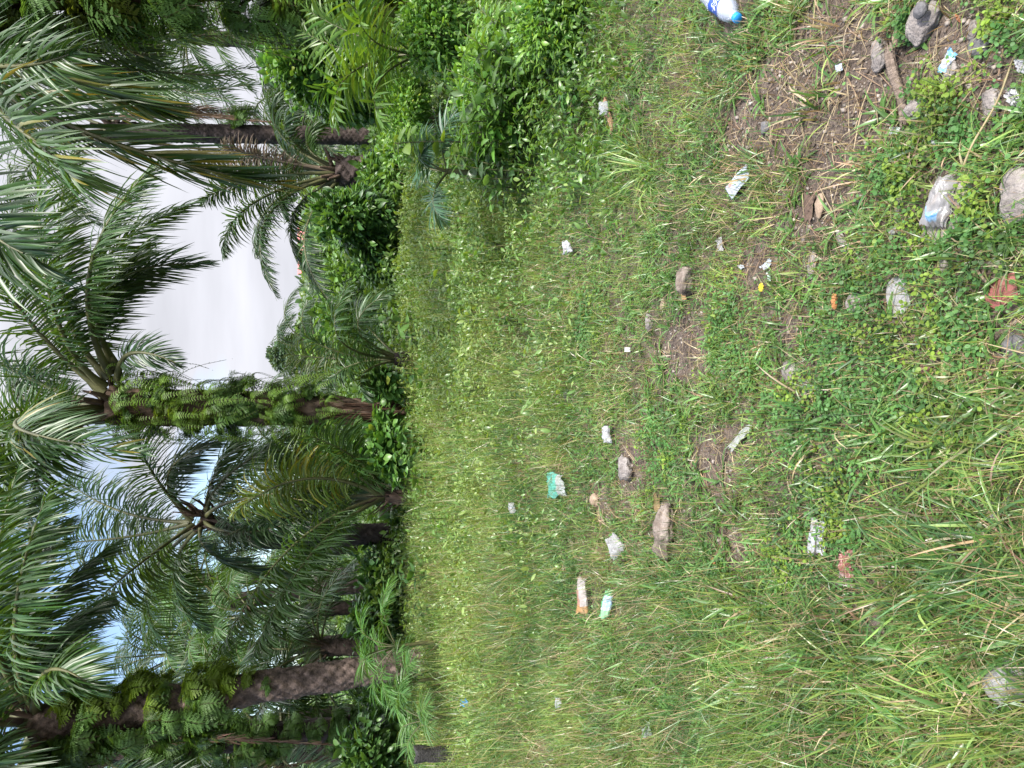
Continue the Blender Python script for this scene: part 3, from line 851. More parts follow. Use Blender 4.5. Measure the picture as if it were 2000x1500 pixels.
# --- palms further back: three builds, copied
def copy_tree(o, parent=None):
    c = o.copy(); COLL.objects.link(c); c.parent = parent
    for ch in list(o.children):
        copy_tree(ch, c)
    return c
def back_palm(D, px, py_base, h, seed, nfr, frl, label, col=DK, trunk_r=.24, lleaf=.85):
    b = at(700, py_base, D); b[2] = 0
    rng_ = np.random.default_rng(seed)
    root = thing('oil_palm', b, label, 'palm tree', 'oil palms standing further back')
    top = b + np.array([rng_.normal(0, .25), rng_.normal(0, .25), h])
    g, P, R = trunk_geo(np.array([b - [0, 0, .1], b * .6 + top * .4 + [rng_.normal(0, .15), 0, 0], top]), [trunk_r * 1.1, trunk_r, trunk_r], .2, 8, .18, .1, seed, na=28, dz=.06)
    g.obj('trunk', M_bark_d, root, b)
    crown_fibre(root, b, top, rng_, r=trunk_r, h=.3, n=16)
    for k in range(nfr):
        a = k * 2.39996 + rng_.uniform(-.35, .35)
        el = math.radians(80 - 100 * (k + .5) / nfr)
        generic_frond(root, b, top, a, el, frl * rng_.uniform(.85, 1.12), lleaf, rng_, col=np.array(col) * rng_.uniform(.8, 1.3), n=46, seg=3, rrad=.04, wid=.05)
    return root
BP = [back_palm(24, 0, 1140, 5.2, 41, 22, 4.0, 'back oil palm between the curved trunk and the leaning scaly palm', GR),
      back_palm(22, 0, 905, 2.4, 42, 20, 3.6, 'squat oil palm behind the fern clad trunk, fronds low over the bushes', DK),
      back_palm(27, 0, 1250, 7.0, 43, 22, 4.3, 'tall back oil palm directly behind the leaning scaly palm', DK)]
def bp_copy(k, D, py, rz, sc, label):
    c = copy_tree(BP[k]); p = at(700, py, D)
    c.location = (p[0], p[1], 0); c.rotation_euler = (0, 0, rz); c.scale = (sc, sc, sc); c['label'] = label
bp_copy(0, 20, 1185, 2.1, .72, 'lower back oil palm whose fronds fill the gap right of the leaning trunk')
bp_copy(1, 18, 1275, 1.2, .8, 'squat oil palm tucked right beside the leaning scaly trunk')
bp_copy(2, 24, 1390, 3.3, .95, 'back oil palm hidden behind the ferns of the far left trunk')
bp_copy(0, 19, 1510, .7, .95, 'back oil palm at the left margin of the upright view')
bp_copy(1, 30, 1060, 4.0, 1.0, 'distant squat oil palm seen under the curved trunk palm')
bp_copy(2, 26, 100, 1.9, .95, 'tall back oil palm on the right behind the fern clad edge palm')
bp_copy(0, 19, -40, 4.4, .9, 'back oil palm at the right margin beyond the vine mound')
bp_copy(1, 24, 190, 2.6, 1.0, 'squat oil palm low behind the slender dark trunk')
bp_copy(1, 40, 590, 3.0, .8, 'small distant oil palm among the pale bushes under the open sky')
bp_copy(1, 33, 690, .4, 1.0, 'distant squat oil palm just right of the fern clad trunk')
bp_copy(1, 17, 1470, 2.0, 1.15, 'squat oil palm filling the gap left of the far left trunk')
bp_copy(2, 20, 1450, 1.1, .8, 'tall back oil palm rising between the far left trunk and the picture margin')
bp_copy(2, 34, 1120, 5.5, 1.1, 'farthest tall oil palm rising over the left grove')

# ------------------------------------------------------------------ bushes and undergrowth
LEAFP = [0.12, 0.8, 1.0, 0.7, 0.04]
def leaves(geo, base, d0, L, wr, col, rng, grav=0.5, fold=.14, colvar=.22, prof=LEAFP):
    n = len(base)
    L = np.broadcast_to(L, (n,)) * rng.uniform(.7, 1.25, n)
    w = np.cross(d0, np.array([0, 0, 1.0])) + rng.normal(0, .3, (n, 3))
    c = np.array(col) * rng.uniform(1 - colvar, 1 + colvar, (n, 1)) * (1 + rng.normal(0, .05, (n, 3)))
    strips(geo, base, d0, w, L, L * wr, grav * rng.uniform(.4, 1.6, n), prof, np.clip(c, .004, 1), fold=fold)
def blob_points(center, dims, n, rng, shell=.35, lump=.35):
    d = nrm(rng.normal(size=(n, 3)))
    r = 1 - shell * rng.random(n) ** 1.5
    lumpv = 1 + lump * (fbm(d[:, 0] * 2.3 + center[0] + 20, d[:, 1] * 2.3 + d[:, 2] * 2.7 + 20, int(abs(center[1] * 10)), 3) - .5) * 2
    p = d * (r * lumpv)[:, None] * np.asarray(dims)
    return np.asarray(center) + p * (1 + .10 * rng.normal(size=(n, 1))), d
def bush(name, label, c_px, D, size_px, n, leaf, wr, col, seed, cat='bush', group='bushes at the edge of the grove', colb=None, depth=None, lump=.75):
    """c_px: centre in the photo, size_px: (half height, half width) in photo pixels"""
    rng = np.random.default_rng(seed)
    c = at(*c_px, D); hz, hx = size_px[0] * D / FPX, size_px[1] * D / FPX
    hy = depth or hx
    c[1] += hy * .3
    b = np.array([c[0], c[1], 0.0])
    root = thing(name, b, label, cat, group)
    g = Geo()
    p, d = blob_points(c, (hx, hy, hz), n, rng, lump=lump, shell=.75 if cat == 'weeds' else .4)
    keep = p[:, 2] > 0.03
    p, d = p[keep], d[keep]
    dd = nrm(d * .7 + rng.normal(0, .55, p.shape) + np.array([0, -.12, .1]))
    col = np.array(col) * 1.5; colb = None if colb is None else np.array(colb) * 1.5
    yl = rng.random((len(p), 1)) < .015
    colr = np.where(rng.random((len(p), 1)) < .42, np.array(colb if colb is not None else col), np.array(col)) * np.where(yl, np.array([[1.9, 1.25, .9]]), 1)
    lv = rng.choice([.65, 1.0, 1.35], len(p))
    leaves(g, p, dd, leaf * lv, wr, (1, 1, 1), rng, colvar=.35)
    per = len(g.c[0]) // len(p)
    g.c[0] = g.c[0] * np.repeat(colr, per, 0)
    g.obj('foliage', M_bush, root, b)
    s = Geo()
    for k in range(9):
        tip = c + np.array([rng.uniform(-.7, .7) * hx, rng.uniform(-.7, .7) * hy, rng.uniform(.1, .75) * hz])
        f0 = b + np.array([rng.normal(0, .15) * hx, rng.normal(0, .15) * hy, -.05])
        tube(s, np.array([f0, (f0 + tip) / 2 + rng.normal(0, .06, 3) * hx, tip]), np.array([.03, .02, .008]) * min(1.5, max(.35, hz)), 5, (1, 1, 1), cap=False)
    s.obj('stems', M_deadstalk, root, b)
    return root
bush('bush', 'dark green bush with broad lobed leaves below the short palm on the right', (705, 425), 14.0, (80, 58), 3600, .17, .42, (.035, .085, .022), 51, colb=(.07, .14, .03))
bush('bush', 'low deep green bush left of the broad leaved bush at the field edge', (745, 490), 14.5, (55, 60), 2400, .16, .42, (.032, .075, .022), 52, colb=(.05, .11, .03))
bush('vine_mound', 'tall mound of climbing vine leaves beside the right edge palm', (635, 120), 11.0, (95, 70), 6500, .115, .6, (.055, .13, .03), 53, cat='vine', colb=(.08, .155, .03))
bush('vine_mound', 'vine covered mound sloping down toward the slender dark trunk', (672, 178), 12.0, (70, 52), 5000, .115, .6, (.055, .13, .03), 54, cat='vine', colb=(.085, .16, .03))
bush('vine_mound', 'vine mound at the extreme right edge behind the bright young palm', (690, 10), 10.0, (90, 60), 5000, .11, .6, (.055, .13, .03), 55, cat='vine', colb=(.08, .15, .03))
bush('bush', 'leafy green bush at the foot of the slender dark trunk', (775, 290), 13.5, (24, 60), 1000, .15, .5, (.06, .13, .025), 56, colb=(.09, .17, .03))
bush('weed_bush', 'rank green weeds standing under the bright young palm at the right edge', (850, 45), 6.6, (80, 95), 7000, .06, .42, (.06, .14, .025), 74, cat='weeds', colb=(.10, .19, .03))
bush('weed_bush', 'bright weed bank rising behind the leafy shrub right of the tall sapling', (800, 205), 7.6, (45, 85), 6000, .055, .45, (.075, .165, .026), 75, cat='weeds', colb=(.12, .215, .03), lump=.6)
bush('weed_bush', 'weed bank spilling into the clearing below the leafy shrub at the right edge', (975, 150), 5.2, (70, 120), 9000, .045, .42, (.075, .165, .026), 76, cat='weeds', colb=(.12, .21, .03), lump=.6)
bush('weed_bush', 'tangle of weeds at the very right edge between bottle and shrub', (1085, 25), 4.1, (70, 85), 6000, .042, .42, (.07, .155, .026), 77, cat='weeds', colb=(.11, .20, .03), lump=.6)
bush('weed_bush', 'low weed clump around the foot of the short grey green sapling', (950, 300), 5.6, (45, 60), 3500, .045, .5, (.075, .165, .026), 78, cat='weeds', colb=(.13, .21, .03), lump=.6)
bush('bush', 'small creeper clad bush hugging the dark base of the short palm', (742, 345), 15.3, (34, 40), 900, .17, .5, (.045, .10, .025), 79, colb=(.08, .155, .03))
bush('bush', 'pale green bush between the short palm and the young palm', (690, 560), 22, (60, 60), 1800, .22, .5, (.07, .14, .03), 57, colb=(.10, .18, .04))
bush('bush', 'bush in front of the foot of the fern clad trunk with heart shaped leaves', (752, 752), 12.4, (32, 28), 800, .15, .7, (.05, .12, .03), 58, colb=(.09, .17, .04))
bush('bush', 'leafy bush left of the fern clad trunk in front of the low palm', (765, 870), 12.2, (40, 60), 1400, .15, .62, (.05, .12, .025), 59, colb=(.09, .18, .04))
bush('bush', 'bush under the arching fronds between the low palm and the curved trunk', (785, 1008), 14, (18, 24), 500, .16, .5, (.045, .10, .025), 60, colb=(.08, .15, .03))
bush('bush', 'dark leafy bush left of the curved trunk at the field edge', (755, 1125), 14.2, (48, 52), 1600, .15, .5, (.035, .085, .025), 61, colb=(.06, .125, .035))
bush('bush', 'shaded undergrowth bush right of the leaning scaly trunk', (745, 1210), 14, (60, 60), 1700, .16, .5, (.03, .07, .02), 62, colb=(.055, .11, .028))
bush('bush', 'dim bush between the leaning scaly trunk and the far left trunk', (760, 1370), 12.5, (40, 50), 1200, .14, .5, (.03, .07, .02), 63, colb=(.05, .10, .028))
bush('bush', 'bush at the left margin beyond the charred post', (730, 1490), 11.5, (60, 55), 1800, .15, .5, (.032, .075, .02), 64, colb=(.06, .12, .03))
bush('bush', 'yellow green bush far under the open sky beside the round crowned tree', (650, 680), 30, (45, 45), 1500, .3, .5, (.07, .14, .03), 65, colb=(.12, .19, .04))
bush('bush', 'hazy light green bush under the red roof', (655, 500), 30, (42, 55), 1700, .3, .5, (.08, .15, .04), 66, colb=(.11, .19, .05))
bush('bush', 'rounded green bush in the middle distance right of the young palm', (690, 620), 18, (55, 45), 1500, .2, .5, (.055, .12, .03), 67, colb=(.10, .18, .04))
bush('bush', 'bright leafy bush behind the low palm', (705, 915), 17, (70, 60), 1700, .2, .45, (.05, .105, .028), 68, colb=(.08, .15, .035))

# far tree with a round crown
def tree(label, px, py, D, crown_px, n, leaf, col, colb, seed):
    rng = np.random.default_rng(seed)
    c = at(px, py, D); b = np.array([c[0], c[1], 0.0])
    r = crown_px * D / FPX
    root = thing('broadleaf_tree', b, label, 'tree', 'trees beyond the grove')
    g = Geo(); s = Geo()
    tube(s, np.array([b, b * .5 + c * .5 + [.1, 0, 0], c]), [r * .10, r * .075, r * .04], 8, (1, 1, 1), cap=False)
    for k in range(13):
        cc = c + rng.uniform(-.75, .75, 3) * r * np.array([1, 1, 1.0]) - np.array([0, 0, .2 * r])
        rr = r * rng.uniform(.3, .5)
        tube(s, np.array([c - [0, 0, r * .5], (c + cc) / 2, cc]), [r * .04, r * .025, r * .01], 5, (1, 1, 1), cap=False)
        p, d = blob_points(cc, (rr, rr, rr * .8), n // 13, rng, .5)
        leaves(g, p, nrm(d + rng.normal(0, .6, p.shape)), leaf, .55, np.array(col if rng.random() < .6 else colb), rng)
    g.obj('crown', M_bush, root, b); s.obj('trunk', M_deadstalk, root, b)
tree('grey green round crowned tree standing alone against the pale sky', 572, 668, 60, 46, 6500, .36, (.075, .12, .065), (.11, .165, .085), 71)
tree('small hazy tree on the skyline next to the red roofed house', 612, 574, 90, 17, 1600, .6, (.085, .13, .07), (.11, .165, .09), 72)  # haze is put into its paler, greyed leaf colours

# far wood and low growth that read as one mass
def far_mass():
    rng = np.random.default_rng(81)
    g = Geo()
    n = 26000
    D = rng.uniform(55, 120, n); x = rng.uniform(-.62, .62, n) * D
    top = 2.6 + D * .030 + 1.6 * (fbm(x * .12 + 50, D * .05, 5, 3) - .3)
    z = top * rng.random(n) ** .6
    p = np.stack([x, D, z], 1)
    d = nrm(rng.normal(0, .6, (n, 3)) + np.array([0, -.6, .4]))
    leaves(g, p, d, .75, .6, (.10, .16, .06), rng, colvar=.4)
    o = g.obj('distant_wood', M_bush); tag(o, 'pale green wood closing the view on the skyline', 'woodland', kind='stuff')
    g = Geo()
    n = 60000
    D = 13.6 + 38 * rng.random(n) ** 1.5; x = rng.uniform(-.68, .68, n) * D
    u = rng.random(n)
    hmax = (.25 + 1.25 * fbm(x * .45 + 30, D * .35, 12, 3) ** 1.3) * (.55 + .018 * D)
    z = hmax * u ** .8
    p = np.stack([x, D, z], 1)
    d = nrm(rng.normal(0, .7, (n, 3)) + np.array([0, -.35, .5]))
    m = fbm(x * .5 + 9, D * .4, 31, 2)[:, None]
    col = np.array([.05, .115, .028]) * (1 - m) + np.array([.13, .215, .045]) * m
    L = .07 + .0062 * D
    leaves(g, p, d, L, .5, (1, 1, 1), rng, colvar=.3)
    per = len(g.c[0]) // n
    g.c[0] = g.c[0] * np.repeat(col, per, 0)
    o = g.obj('undergrowth', M_bush); tag(o, 'tangled green undergrowth between the palm trunks', 'undergrowth', kind='stuff')
far_mass()

# red roofed house on the skyline
def house():
    D = 75
    c = at(612, 492, D); b = np.array([c[0], c[1], 0.0])
    root = thing('red_roofed_house', b, 'small house with a faded red roof far away behind palm fronds', 'house')
    zr = at(586, 495, D)[2]; ze = at(608, 495, D)[2]; w = 2.1; dp = 2.6
    def bx(name, x0, x1, y0, y1, z0, z1, m, parent):
        g = Geo()
        v = np.array([[x0, y0, z0], [x1, y0, z0], [x1, y1, z0], [x0, y1, z0], [x0, y0, z1], [x1, y0, z1], [x1, y1, z1], [x0, y1, z1]]) + b
        g.add(v, [[0, 3, 2, 1], [4, 5, 6, 7], [0, 1, 5, 4], [1, 2, 6, 5], [2, 3, 7, 6], [3, 0, 4, 7]], (1, 1, 1))
        return g.obj(name, m, parent, b, smooth=False)
    mw = solid_mat("plaster", (.5, .5, .5), (.62, .62, .6), 2, .9, .1)
    mr_ = solid_mat("faded_red_roof", (.42, .13, .13), (.55, .2, .19), 3, .7, .1)
    mwd = solid_mat("dark_window", (.03, .03, .035), (.05, .05, .06), 2, .3, 0)
    bx('wall', -w, w, -dp, dp, 0, ze, mw, root)
    g = Geo()
    e = .35
    v = np.array([[-w - e, -dp - e, ze - .02], [w + e, -dp - e, ze - .02], [w + e, dp + e, ze - .02], [-w - e, dp + e, ze - .02], [-w - e, 0, zr + .25], [w + e, 0, zr + .25], [-w - e, 0, ze - .02], [w + e, 0, ze - .02]]) + b
    g.add(v, [[0, 1, 5, 4], [2, 3, 4, 5], [0, 4, 3, 6], [1, 7, 2, 5], [0, 6, 7, 1], [6, 3, 2, 7]], (1, 1, 1))
    g.obj('roof', mr_, root, b, smooth=False)
    for x in (-1.2, .5):
        bx('window', x, x + .8, -dp - .04, -dp + .02, 1.2, 2.3, mwd, root)
house()

# ------------------------------------------------------------------ leafy shrubs in the field
def stem_plant(name, label, base_px, stems, leaf, wr, col, seed, pairs=10, group='leafy plants in the grass', cat='plant', D=None, tip_up=.6, stemr=.006):
    """stems: list of tip pixels with a depth offset; leaves stand in opposite pairs along each stem"""
    rng = np.random.default_rng(seed)
    b = at(*base_px, D); b[2] = tz(b[0], b[1]) - .01
    root = thing(name, b, label, cat, group)
    g = Geo(); s = Geo()
    for (px, py, dd) in stems:
        tip = at(px, py, D + dd)
        f0 = b + np.array([rng.normal(0, .03), rng.normal(0, .03), 0])
        mid = (f0 + tip) / 2 + np.array([rng.normal(0, .03), rng.normal(0, .03), .05])
        pts = bez(f0, mid, tip, 30)
        tube(s, pts[::3], np.linspace(stemr * 1.3, stemr * .4, 10), 5, (1, 1, 1), cap=False)
        T = nrm(np.gradient(pts, axis=0))
        ii = np.linspace(8, 29, pairs).astype(int)
        a0 = rng.uniform(0, 3.14)
        for k, i in enumerate(ii):
            a = a0 + (k % 2) * 1.57 + rng.normal(0, .25)
            e1 = np.array([math.cos(a), math.sin(a), 0])
            ds = np.stack([e1, -e1]) * .85 + T[i] * tip_up + rng.normal(0, .15, (2, 3))
            Lk = leaf * (1 if k < pairs - 2 else .7)
            cc = np.array(col) * rng.uniform(.75, 1.25)
            leaves(g, np.stack([pts[i]] * 2), nrm(ds), Lk, wr, cc, rng, grav=.7)
    g.obj('foliage', M_weed, root, b); s.obj('stems', M_rachis, root, b)
    return root
stem_plant('leafy_shrub', 'leafy green shrub with pointed paired leaves at the right edge of the field', (1030, 235), [(868, 160, 0), (872, 200, .1), (880, 240, -.1), (860, 130, .2), (900, 265, 0), (930, 215, -.2), (945, 160, -.25), (905, 185, -.1), (890, 275, .1), (950, 255, -.15), (960, 120, -.2), (920, 130, 0), (940, 285, -.1)], .16, .36, (.075, .16, .028), 91, D=4.9, pairs=9)
stem_plant('leafy_shrub', 'second leafy shrub with long stems lying nearer the right edge', (1060, 130), [(900, 60, .1), (930, 100, 0), (980, 70, -.2), (900, 100, .2), (1000, 130, -.3), (950, 30, 0), (1010, 60, -.2), (930, 5, .1), (985, 20, -.1)], .14, .38, (.08, .165, .028), 92, D=4.7, pairs=9)
stem_plant('sapling', 'tall single stemmed sapling with rows of oval leaves in front of the slender trunk', (960, 290), [(752, 282, .1)], .17, .42, (.10, .175, .03), 93, D=5.2, pairs=15, cat='sapling', stemr=.01, tip_up=.45)
stem_plant('sapling', 'short sapling with rounded grey green leaves left of the tall sapling', (985, 335), [(875, 318, .1), (890, 345, 0), (880, 300, .2)], .11, .62, (.075, .14, .05), 94, D=5.0, pairs=7, cat='sapling')
stem_plant('leafy_shrub', 'small three leaved plant at the edge of the bare soil on the right', (1135, 205), [(1098, 195, 0), (1105, 222, .05), (1112, 180, -.05)], .11, .5, (.06, .15, .035), 95, D=4.0, pairs=4)
stem_plant('leafy_shrub', 'broad leaved weed sticking up from the tall grass in the middle of the field', (900, 560), [(848, 545, 0), (860, 572, .1)], .17, .55, (.12, .21, .03), 96, D=7.5, pairs=4)
stem_plant('leafy_shrub', 'wide leaved plant standing in front of the curved trunk', (830, 1115), [(770, 1095, 0), (775, 1125, .1), (785, 1135, -.1)], .26, .5, (.075, .16, .05), 97, D=10.5, pairs=4)
stem_plant('leafy_shrub', 'pale leaved plant in front of the low palm base', (830, 880), [(765, 860, 0), (770, 885, .1), (775, 905, -.1), (760, 840, 0)], .20, .6, (.09, .18, .05), 98, D=10.5, pairs=5)
stem_plant('leafy_shrub', 'light green plant with heart shaped leaves right of the young palm', (800, 640), [(750, 622, 0), (752, 645, .1), (765, 660, 0), (745, 600, .2)], .2, .65, (.10, .19, .05), 99, D=11, pairs=5)

for (bx_, D_, tips, lf, wr_, col_, lab, sd_) in [
    ((905, 420), 7.0, [(835, 410, 0), (842, 436, .1), (850, 398, -.1)], .12, .4, (.10, .20, .04), 'leafy field weed standing left of the rounded leaf sapling', 301),
    ((880, 480), 8.0, [(822, 470, 0), (828, 492, .1)], .13, .45, (.12, .22, .04), 'pale field weed in line with the broad leaved dark bush', 302),
    ((870, 650), 8.4, [(812, 640, 0), (820, 662, .1), (826, 630, 0)], .14, .4, (.11, .20, .045), 'upright field weed below the young palm', 303),
    ((850, 735), 9.4, [(788, 728, 0), (795, 748, .1)], .16, .5, (.10, .20, .045), 'field weed poking over the edge beside the foot of the fern clad trunk', 304),
    ((845, 945), 9.6, [(783, 938, 0), (790, 962, .1), (796, 925, 0)], .16, .45, (.09, .18, .04), 'field weed standing in front of the low palm stalks', 305),
    ((850, 1190), 9.4, [(792, 1182, 0), (800, 1205, .1)], .15, .42, (.09, .175, .04), 'field weed in the shade line right of the palm seedlings', 306),
    ((930, 760), 6.6, [(868, 752, 0), (876, 775, .1)], .11, .4, (.12, .22, .045), 'lone leafy weed in the middle of the far grass', 307),
    ((960, 480), 5.9, [(905, 470, 0), (912, 498, .05), (920, 455, 0)], .10, .42, (.10, .20, .04), 'bushy little weed in the near half of the weedy field', 308),
    ((1000, 620), 5.4, [(955, 612, 0), (962, 634, .05)], .10, .36, (.09, .18, .04), 'slender weed at the dark edge where turf turns to tall weeds', 309),
    ((1010, 380), 5.3, [(950, 372, 0), (958, 398, .05), (968, 360, 0)], .11, .4, (.085, .18, .035), 'leafy weed just left of the shrub bank', 310),
    ((890, 1020), 8.0, [(838, 1012, 0), (846, 1036, .1)], .12, .4, (.11, .20, .045), 'leafy weed in front of the curved trunk', 311)]:
    stem_plant('field_weed', lab, bx_, tips, lf, wr_, col_, sd_, D=D_, pairs=6, cat='weed', group='leafy weeds standing in the field')

# ------------------------------------------------------------------ stones and litter
CLEAR = []; APRON = []        # ground covered by an object: no grass grows through it
def clear(p, rx, ry, k=1.0):
    CLEAR.append((float(p[0]), float(p[1]), float(rx), float(ry), k))
ICO = {}
def ico(sub):
    if sub not in ICO:
        bm = bmesh.new(); bmesh.ops.create_icosphere(bm, subdivisions=sub, radius=1)
        bm.verts.ensure_lookup_table()
        ICO[sub] = (np.array([v.co[:] for v in bm.verts]), [[v.index for v in f.verts] for f in bm.faces]); bm.free()
    return ICO[sub]
def stone_mesh(name, dims, m, seed, rough=.22, cuts=7, sub=4, flat=0.0, neck=None):
    V, F = ico(sub)
    rng = np.random.default_rng(seed)
    V = V.copy()
    for k in range(cuts):                     # broken faces
        n = nrm(rng.normal(size=3) + np.array([0, 0, .25])); d = rng.uniform(.55, .85)
        s = V @ n
        V = V - np.outer(np.maximum(s - d, 0) * .85, n)
    out_ = []
    off = Vector(rng.uniform(-50, 50, 3))
    for v in V:
        q = Vector(v)
        a = noise.fractal(q * 1.3 + off, 1.0, 2.0, 4) * rough + noise.fractal(q * 5 + off, 0.8, 2.0, 3) * rough * .28
        out_.append(v * (1 + a))
    V = np.array(out_)
    if neck is not None:
        V[:, 1:] *= (1 - .42 * np.exp(-((V[:, 0] - neck) / .17) ** 2))[:, None]
    if flat: V[:, 2] = np.minimum(V[:, 2], 1 - flat) 
    V = V * np.asarray(dims)
    me = bpy.data.meshes.new(name); me.from_pydata([tuple(v) for v in V], [], F)
    me.polygons.foreach_set('use_smooth', [True] * len(F)); me.materials.append(m); me.update()
    return me
def stone(label, px, py, hx, wy, m, seed, hr=.6, rot=0.0, sink=.25, rough=.22, cuts=7, name='stone', cat='stone', group='stones lying in the grass', lift=0, flat=0, sub=4, neck=None):
    """hx, wy: half extents in photo pixels along image x (towards the viewer) and image y (across)"""
    p = gt(px, py)
    dist = np.linalg.norm(p - CAMP); a = math.asin((CAM_H - p[2]) / dist)
    kf = 1.16 if px < 1650 else 1.0
    sx = wy * kf * dist / FPX; tot = hx * kf * dist / FPX
    sy = tot / (math.sin(a) + hr * math.cos(a) * .7); sz = sy * hr
    o = bpy.data.objects.new(name, stone_mesh(name, (sx, sy, sz), m, seed, rough, cuts, sub, flat, neck))
    COLL.objects.link(o)
    o.location = (p[0], p[1], tz(p[0], p[1]) + sz * (1 - 2 * sink) * .8 + lift)
    o.rotation_euler = (0, 0, math.radians(rot))
    tag(o, label, cat, group)
    clear(p, sx * .88, sy * .88)
    APRON.append((p[0], p[1] - sy * .5 - .025 * p[1], sx * 1.1, sy + .03 * p[1], 1.0))
    return o

stone('large grey concrete lump with a dark pebble set in it, near the right corner', 1811, 43, 29, 36, M_rock, 1, hr=.55, rot=8)
stone('dark rounded pebble stuck on the large grey concrete lump', 1832, 26, 12, 12, M_rock_dark, 2, hr=.8, rough=.08, cuts=0, lift=.05, sub=3)
stone('whitish broken stone half buried at the end of the weathered stick', 1720, 108, 17, 26, M_rock, 3, hr=.7)
stone('small tan brown stone beside the large concrete lump', 1763, 72, 14, 20, M_rock_tan, 4, hr=.7, rough=.12, sub=3)
stone('brown and pale blotched rock sitting alone in the middle of the grass', 1352, 550, 20, 29, M_rock_brown, 5, hr=.8, sink=.05)
stone('long dog bone shaped mottled rock, the longest in the grass', 1311, 1043, 21, 52, M_rock_brown, 6, hr=.75, rot=-10, sink=.02, rough=.3, cuts=4, neck=-.3)
stone('pale flat smooth stone with a straight edge set in clover', 1758, 582, 24, 38, M_rock_flat, 7, hr=.2, sink=.1, rough=.06, rot=12, cuts=9, flat=.35)
stone('big pale boulder among long grass at the lower left corner of the upright view', 1978, 1330, 40, 34, M_rock_flat, 8, hr=.7, sink=.2, rough=.12)
stone('rounded pinkish grey rock cut by the bottom edge of the view', 1990, 382, 28, 42, M_rock, 9, hr=.5)
stone('small squarish stone lying on bare soil next to the brown bark flake', 1607, 403, 10, 20, M_rock_tan, 10, hr=.8, sub=3)
stone('small dark stone at the edge of the bare patch', 1497, 249, 10, 11, M_rock_dark, 11, hr=.8, rough=.12, sub=3)
stone('little whitish stone further out left of the blotched rock', 1273, 628, 9, 17, M_rock, 12, hr=.8, sub=3, sink=.1)
stone('slanted elongated grey stone near the right bottom corner', 1912, 92, 15, 20, M_rock_dark, 13, hr=.4, rot=35, sub=3)
stone('grey sliver of stone above the slanted elongated one', 1903, 55, 9, 17, M_rock, 14, hr=.5, rot=-20, sub=3)
stone('crumbling pale rubble beside the lower end of the weathered stick', 1795, 218, 24, 17, M_rock, 15, hr=.5, rough=.4, cuts=3)
stone('speckled grey stone between tufts left of the slanted elongated stone', 1937, 205, 16, 26, M_rock, 16, hr=.5)
stone('white pebble in clover near the milky plastic bag', 1748, 452, 10, 11, M_rock_flat, 17, hr=.8, sub=3)
stone('round grey pebble touching the bare soil by the milky bag', 1681, 387, 9, 10, M_rock, 18, hr=.8, rough=.1, sub=3)
stone('dark pebble between the white pebble and the milky bag', 1760, 392, 8, 8, M_rock_dark, 19, hr=.8, rough=.1, sub=3)
stone('pale broken pebble next to the dark pebble', 1757, 412, 9, 10, M_rock, 20, hr=.8, sub=3)
stone('thin pale stone flake lying slanted left of the small squarish stone', 1645, 470, 8, 22, M_rock, 21, hr=.4, rot=30, sub=3)
stone('flat grey stone flake right of the orange snack', 1588, 518, 8, 22, M_rock, 22, hr=.4, rot=-8, sub=3)
stone('large flat grey stone under the milky plastic bag', 1852, 402, 36, 68, M_rock, 23, hr=.12, rot=-22, rough=.15, flat=.3, sink=.2)
stone('mossy rubble lump under straw in the long grass', 1722, 1218, 20, 30, M_rock_brown, 24, hr=.5, sink=.45, rough=.45, cuts=3)
stone('grey earthy lump in the middle of the turf', 1228, 915, 17, 22, M_rock, 25, hr=.6, rough=.4, cuts=3, sub=3)
stone('pinkish stone left of the earthy lump', 1165, 975, 9, 14, M_rock_tan, 26, hr=.6, sub=3)
stone('red broken clay tile lying in clover at the bottom of the view', 1963, 566, 27, 32, M_redtile, 27, hr=.12, rough=.05, cuts=12, flat=.3, sink=.0, rot=25, name='clay_tile', cat='tile', group=None)
stone('pale stone half hidden in the grass beyond the blotched rock', 1298, 597, 7, 10, M_rock_tan, 28, hr=.6, sub=3)
stone('whitish stone by the torn blue and white wrapper', 1862, 142, 14, 18, M_rock, 29, hr=.5, sub=3)
stone('small grey stone peeping from clover below the pale flat stone', 1845, 516, 9, 14, M_rock, 30, hr=.6, sub=3)
stone('dark gritty lump of asphalt at the bottom edge', 1985, 682, 22, 32, M_rock_dark, 31, hr=.15, rough=.3, flat=.2)
stone('crumbly pale stone under the orange snack', 1668, 592, 14, 24, M_rock, 32, hr=.4, rough=.35)
stone('pale rubble bit in the turf toward the middle of the view', 1545, 725, 14, 26, M_rock, 33, hr=.35, rough=.4, sub=3)
stone('pale stone speck in the turf left of the rubble bit', 1580, 760, 9, 16, M_rock, 34, hr=.35, rough=.4, sub=3)
stone('cream stone in the far turf to the right of the clear bag', 1110, 775, 8, 12, M_rock, 35, hr=.7, sub=3)

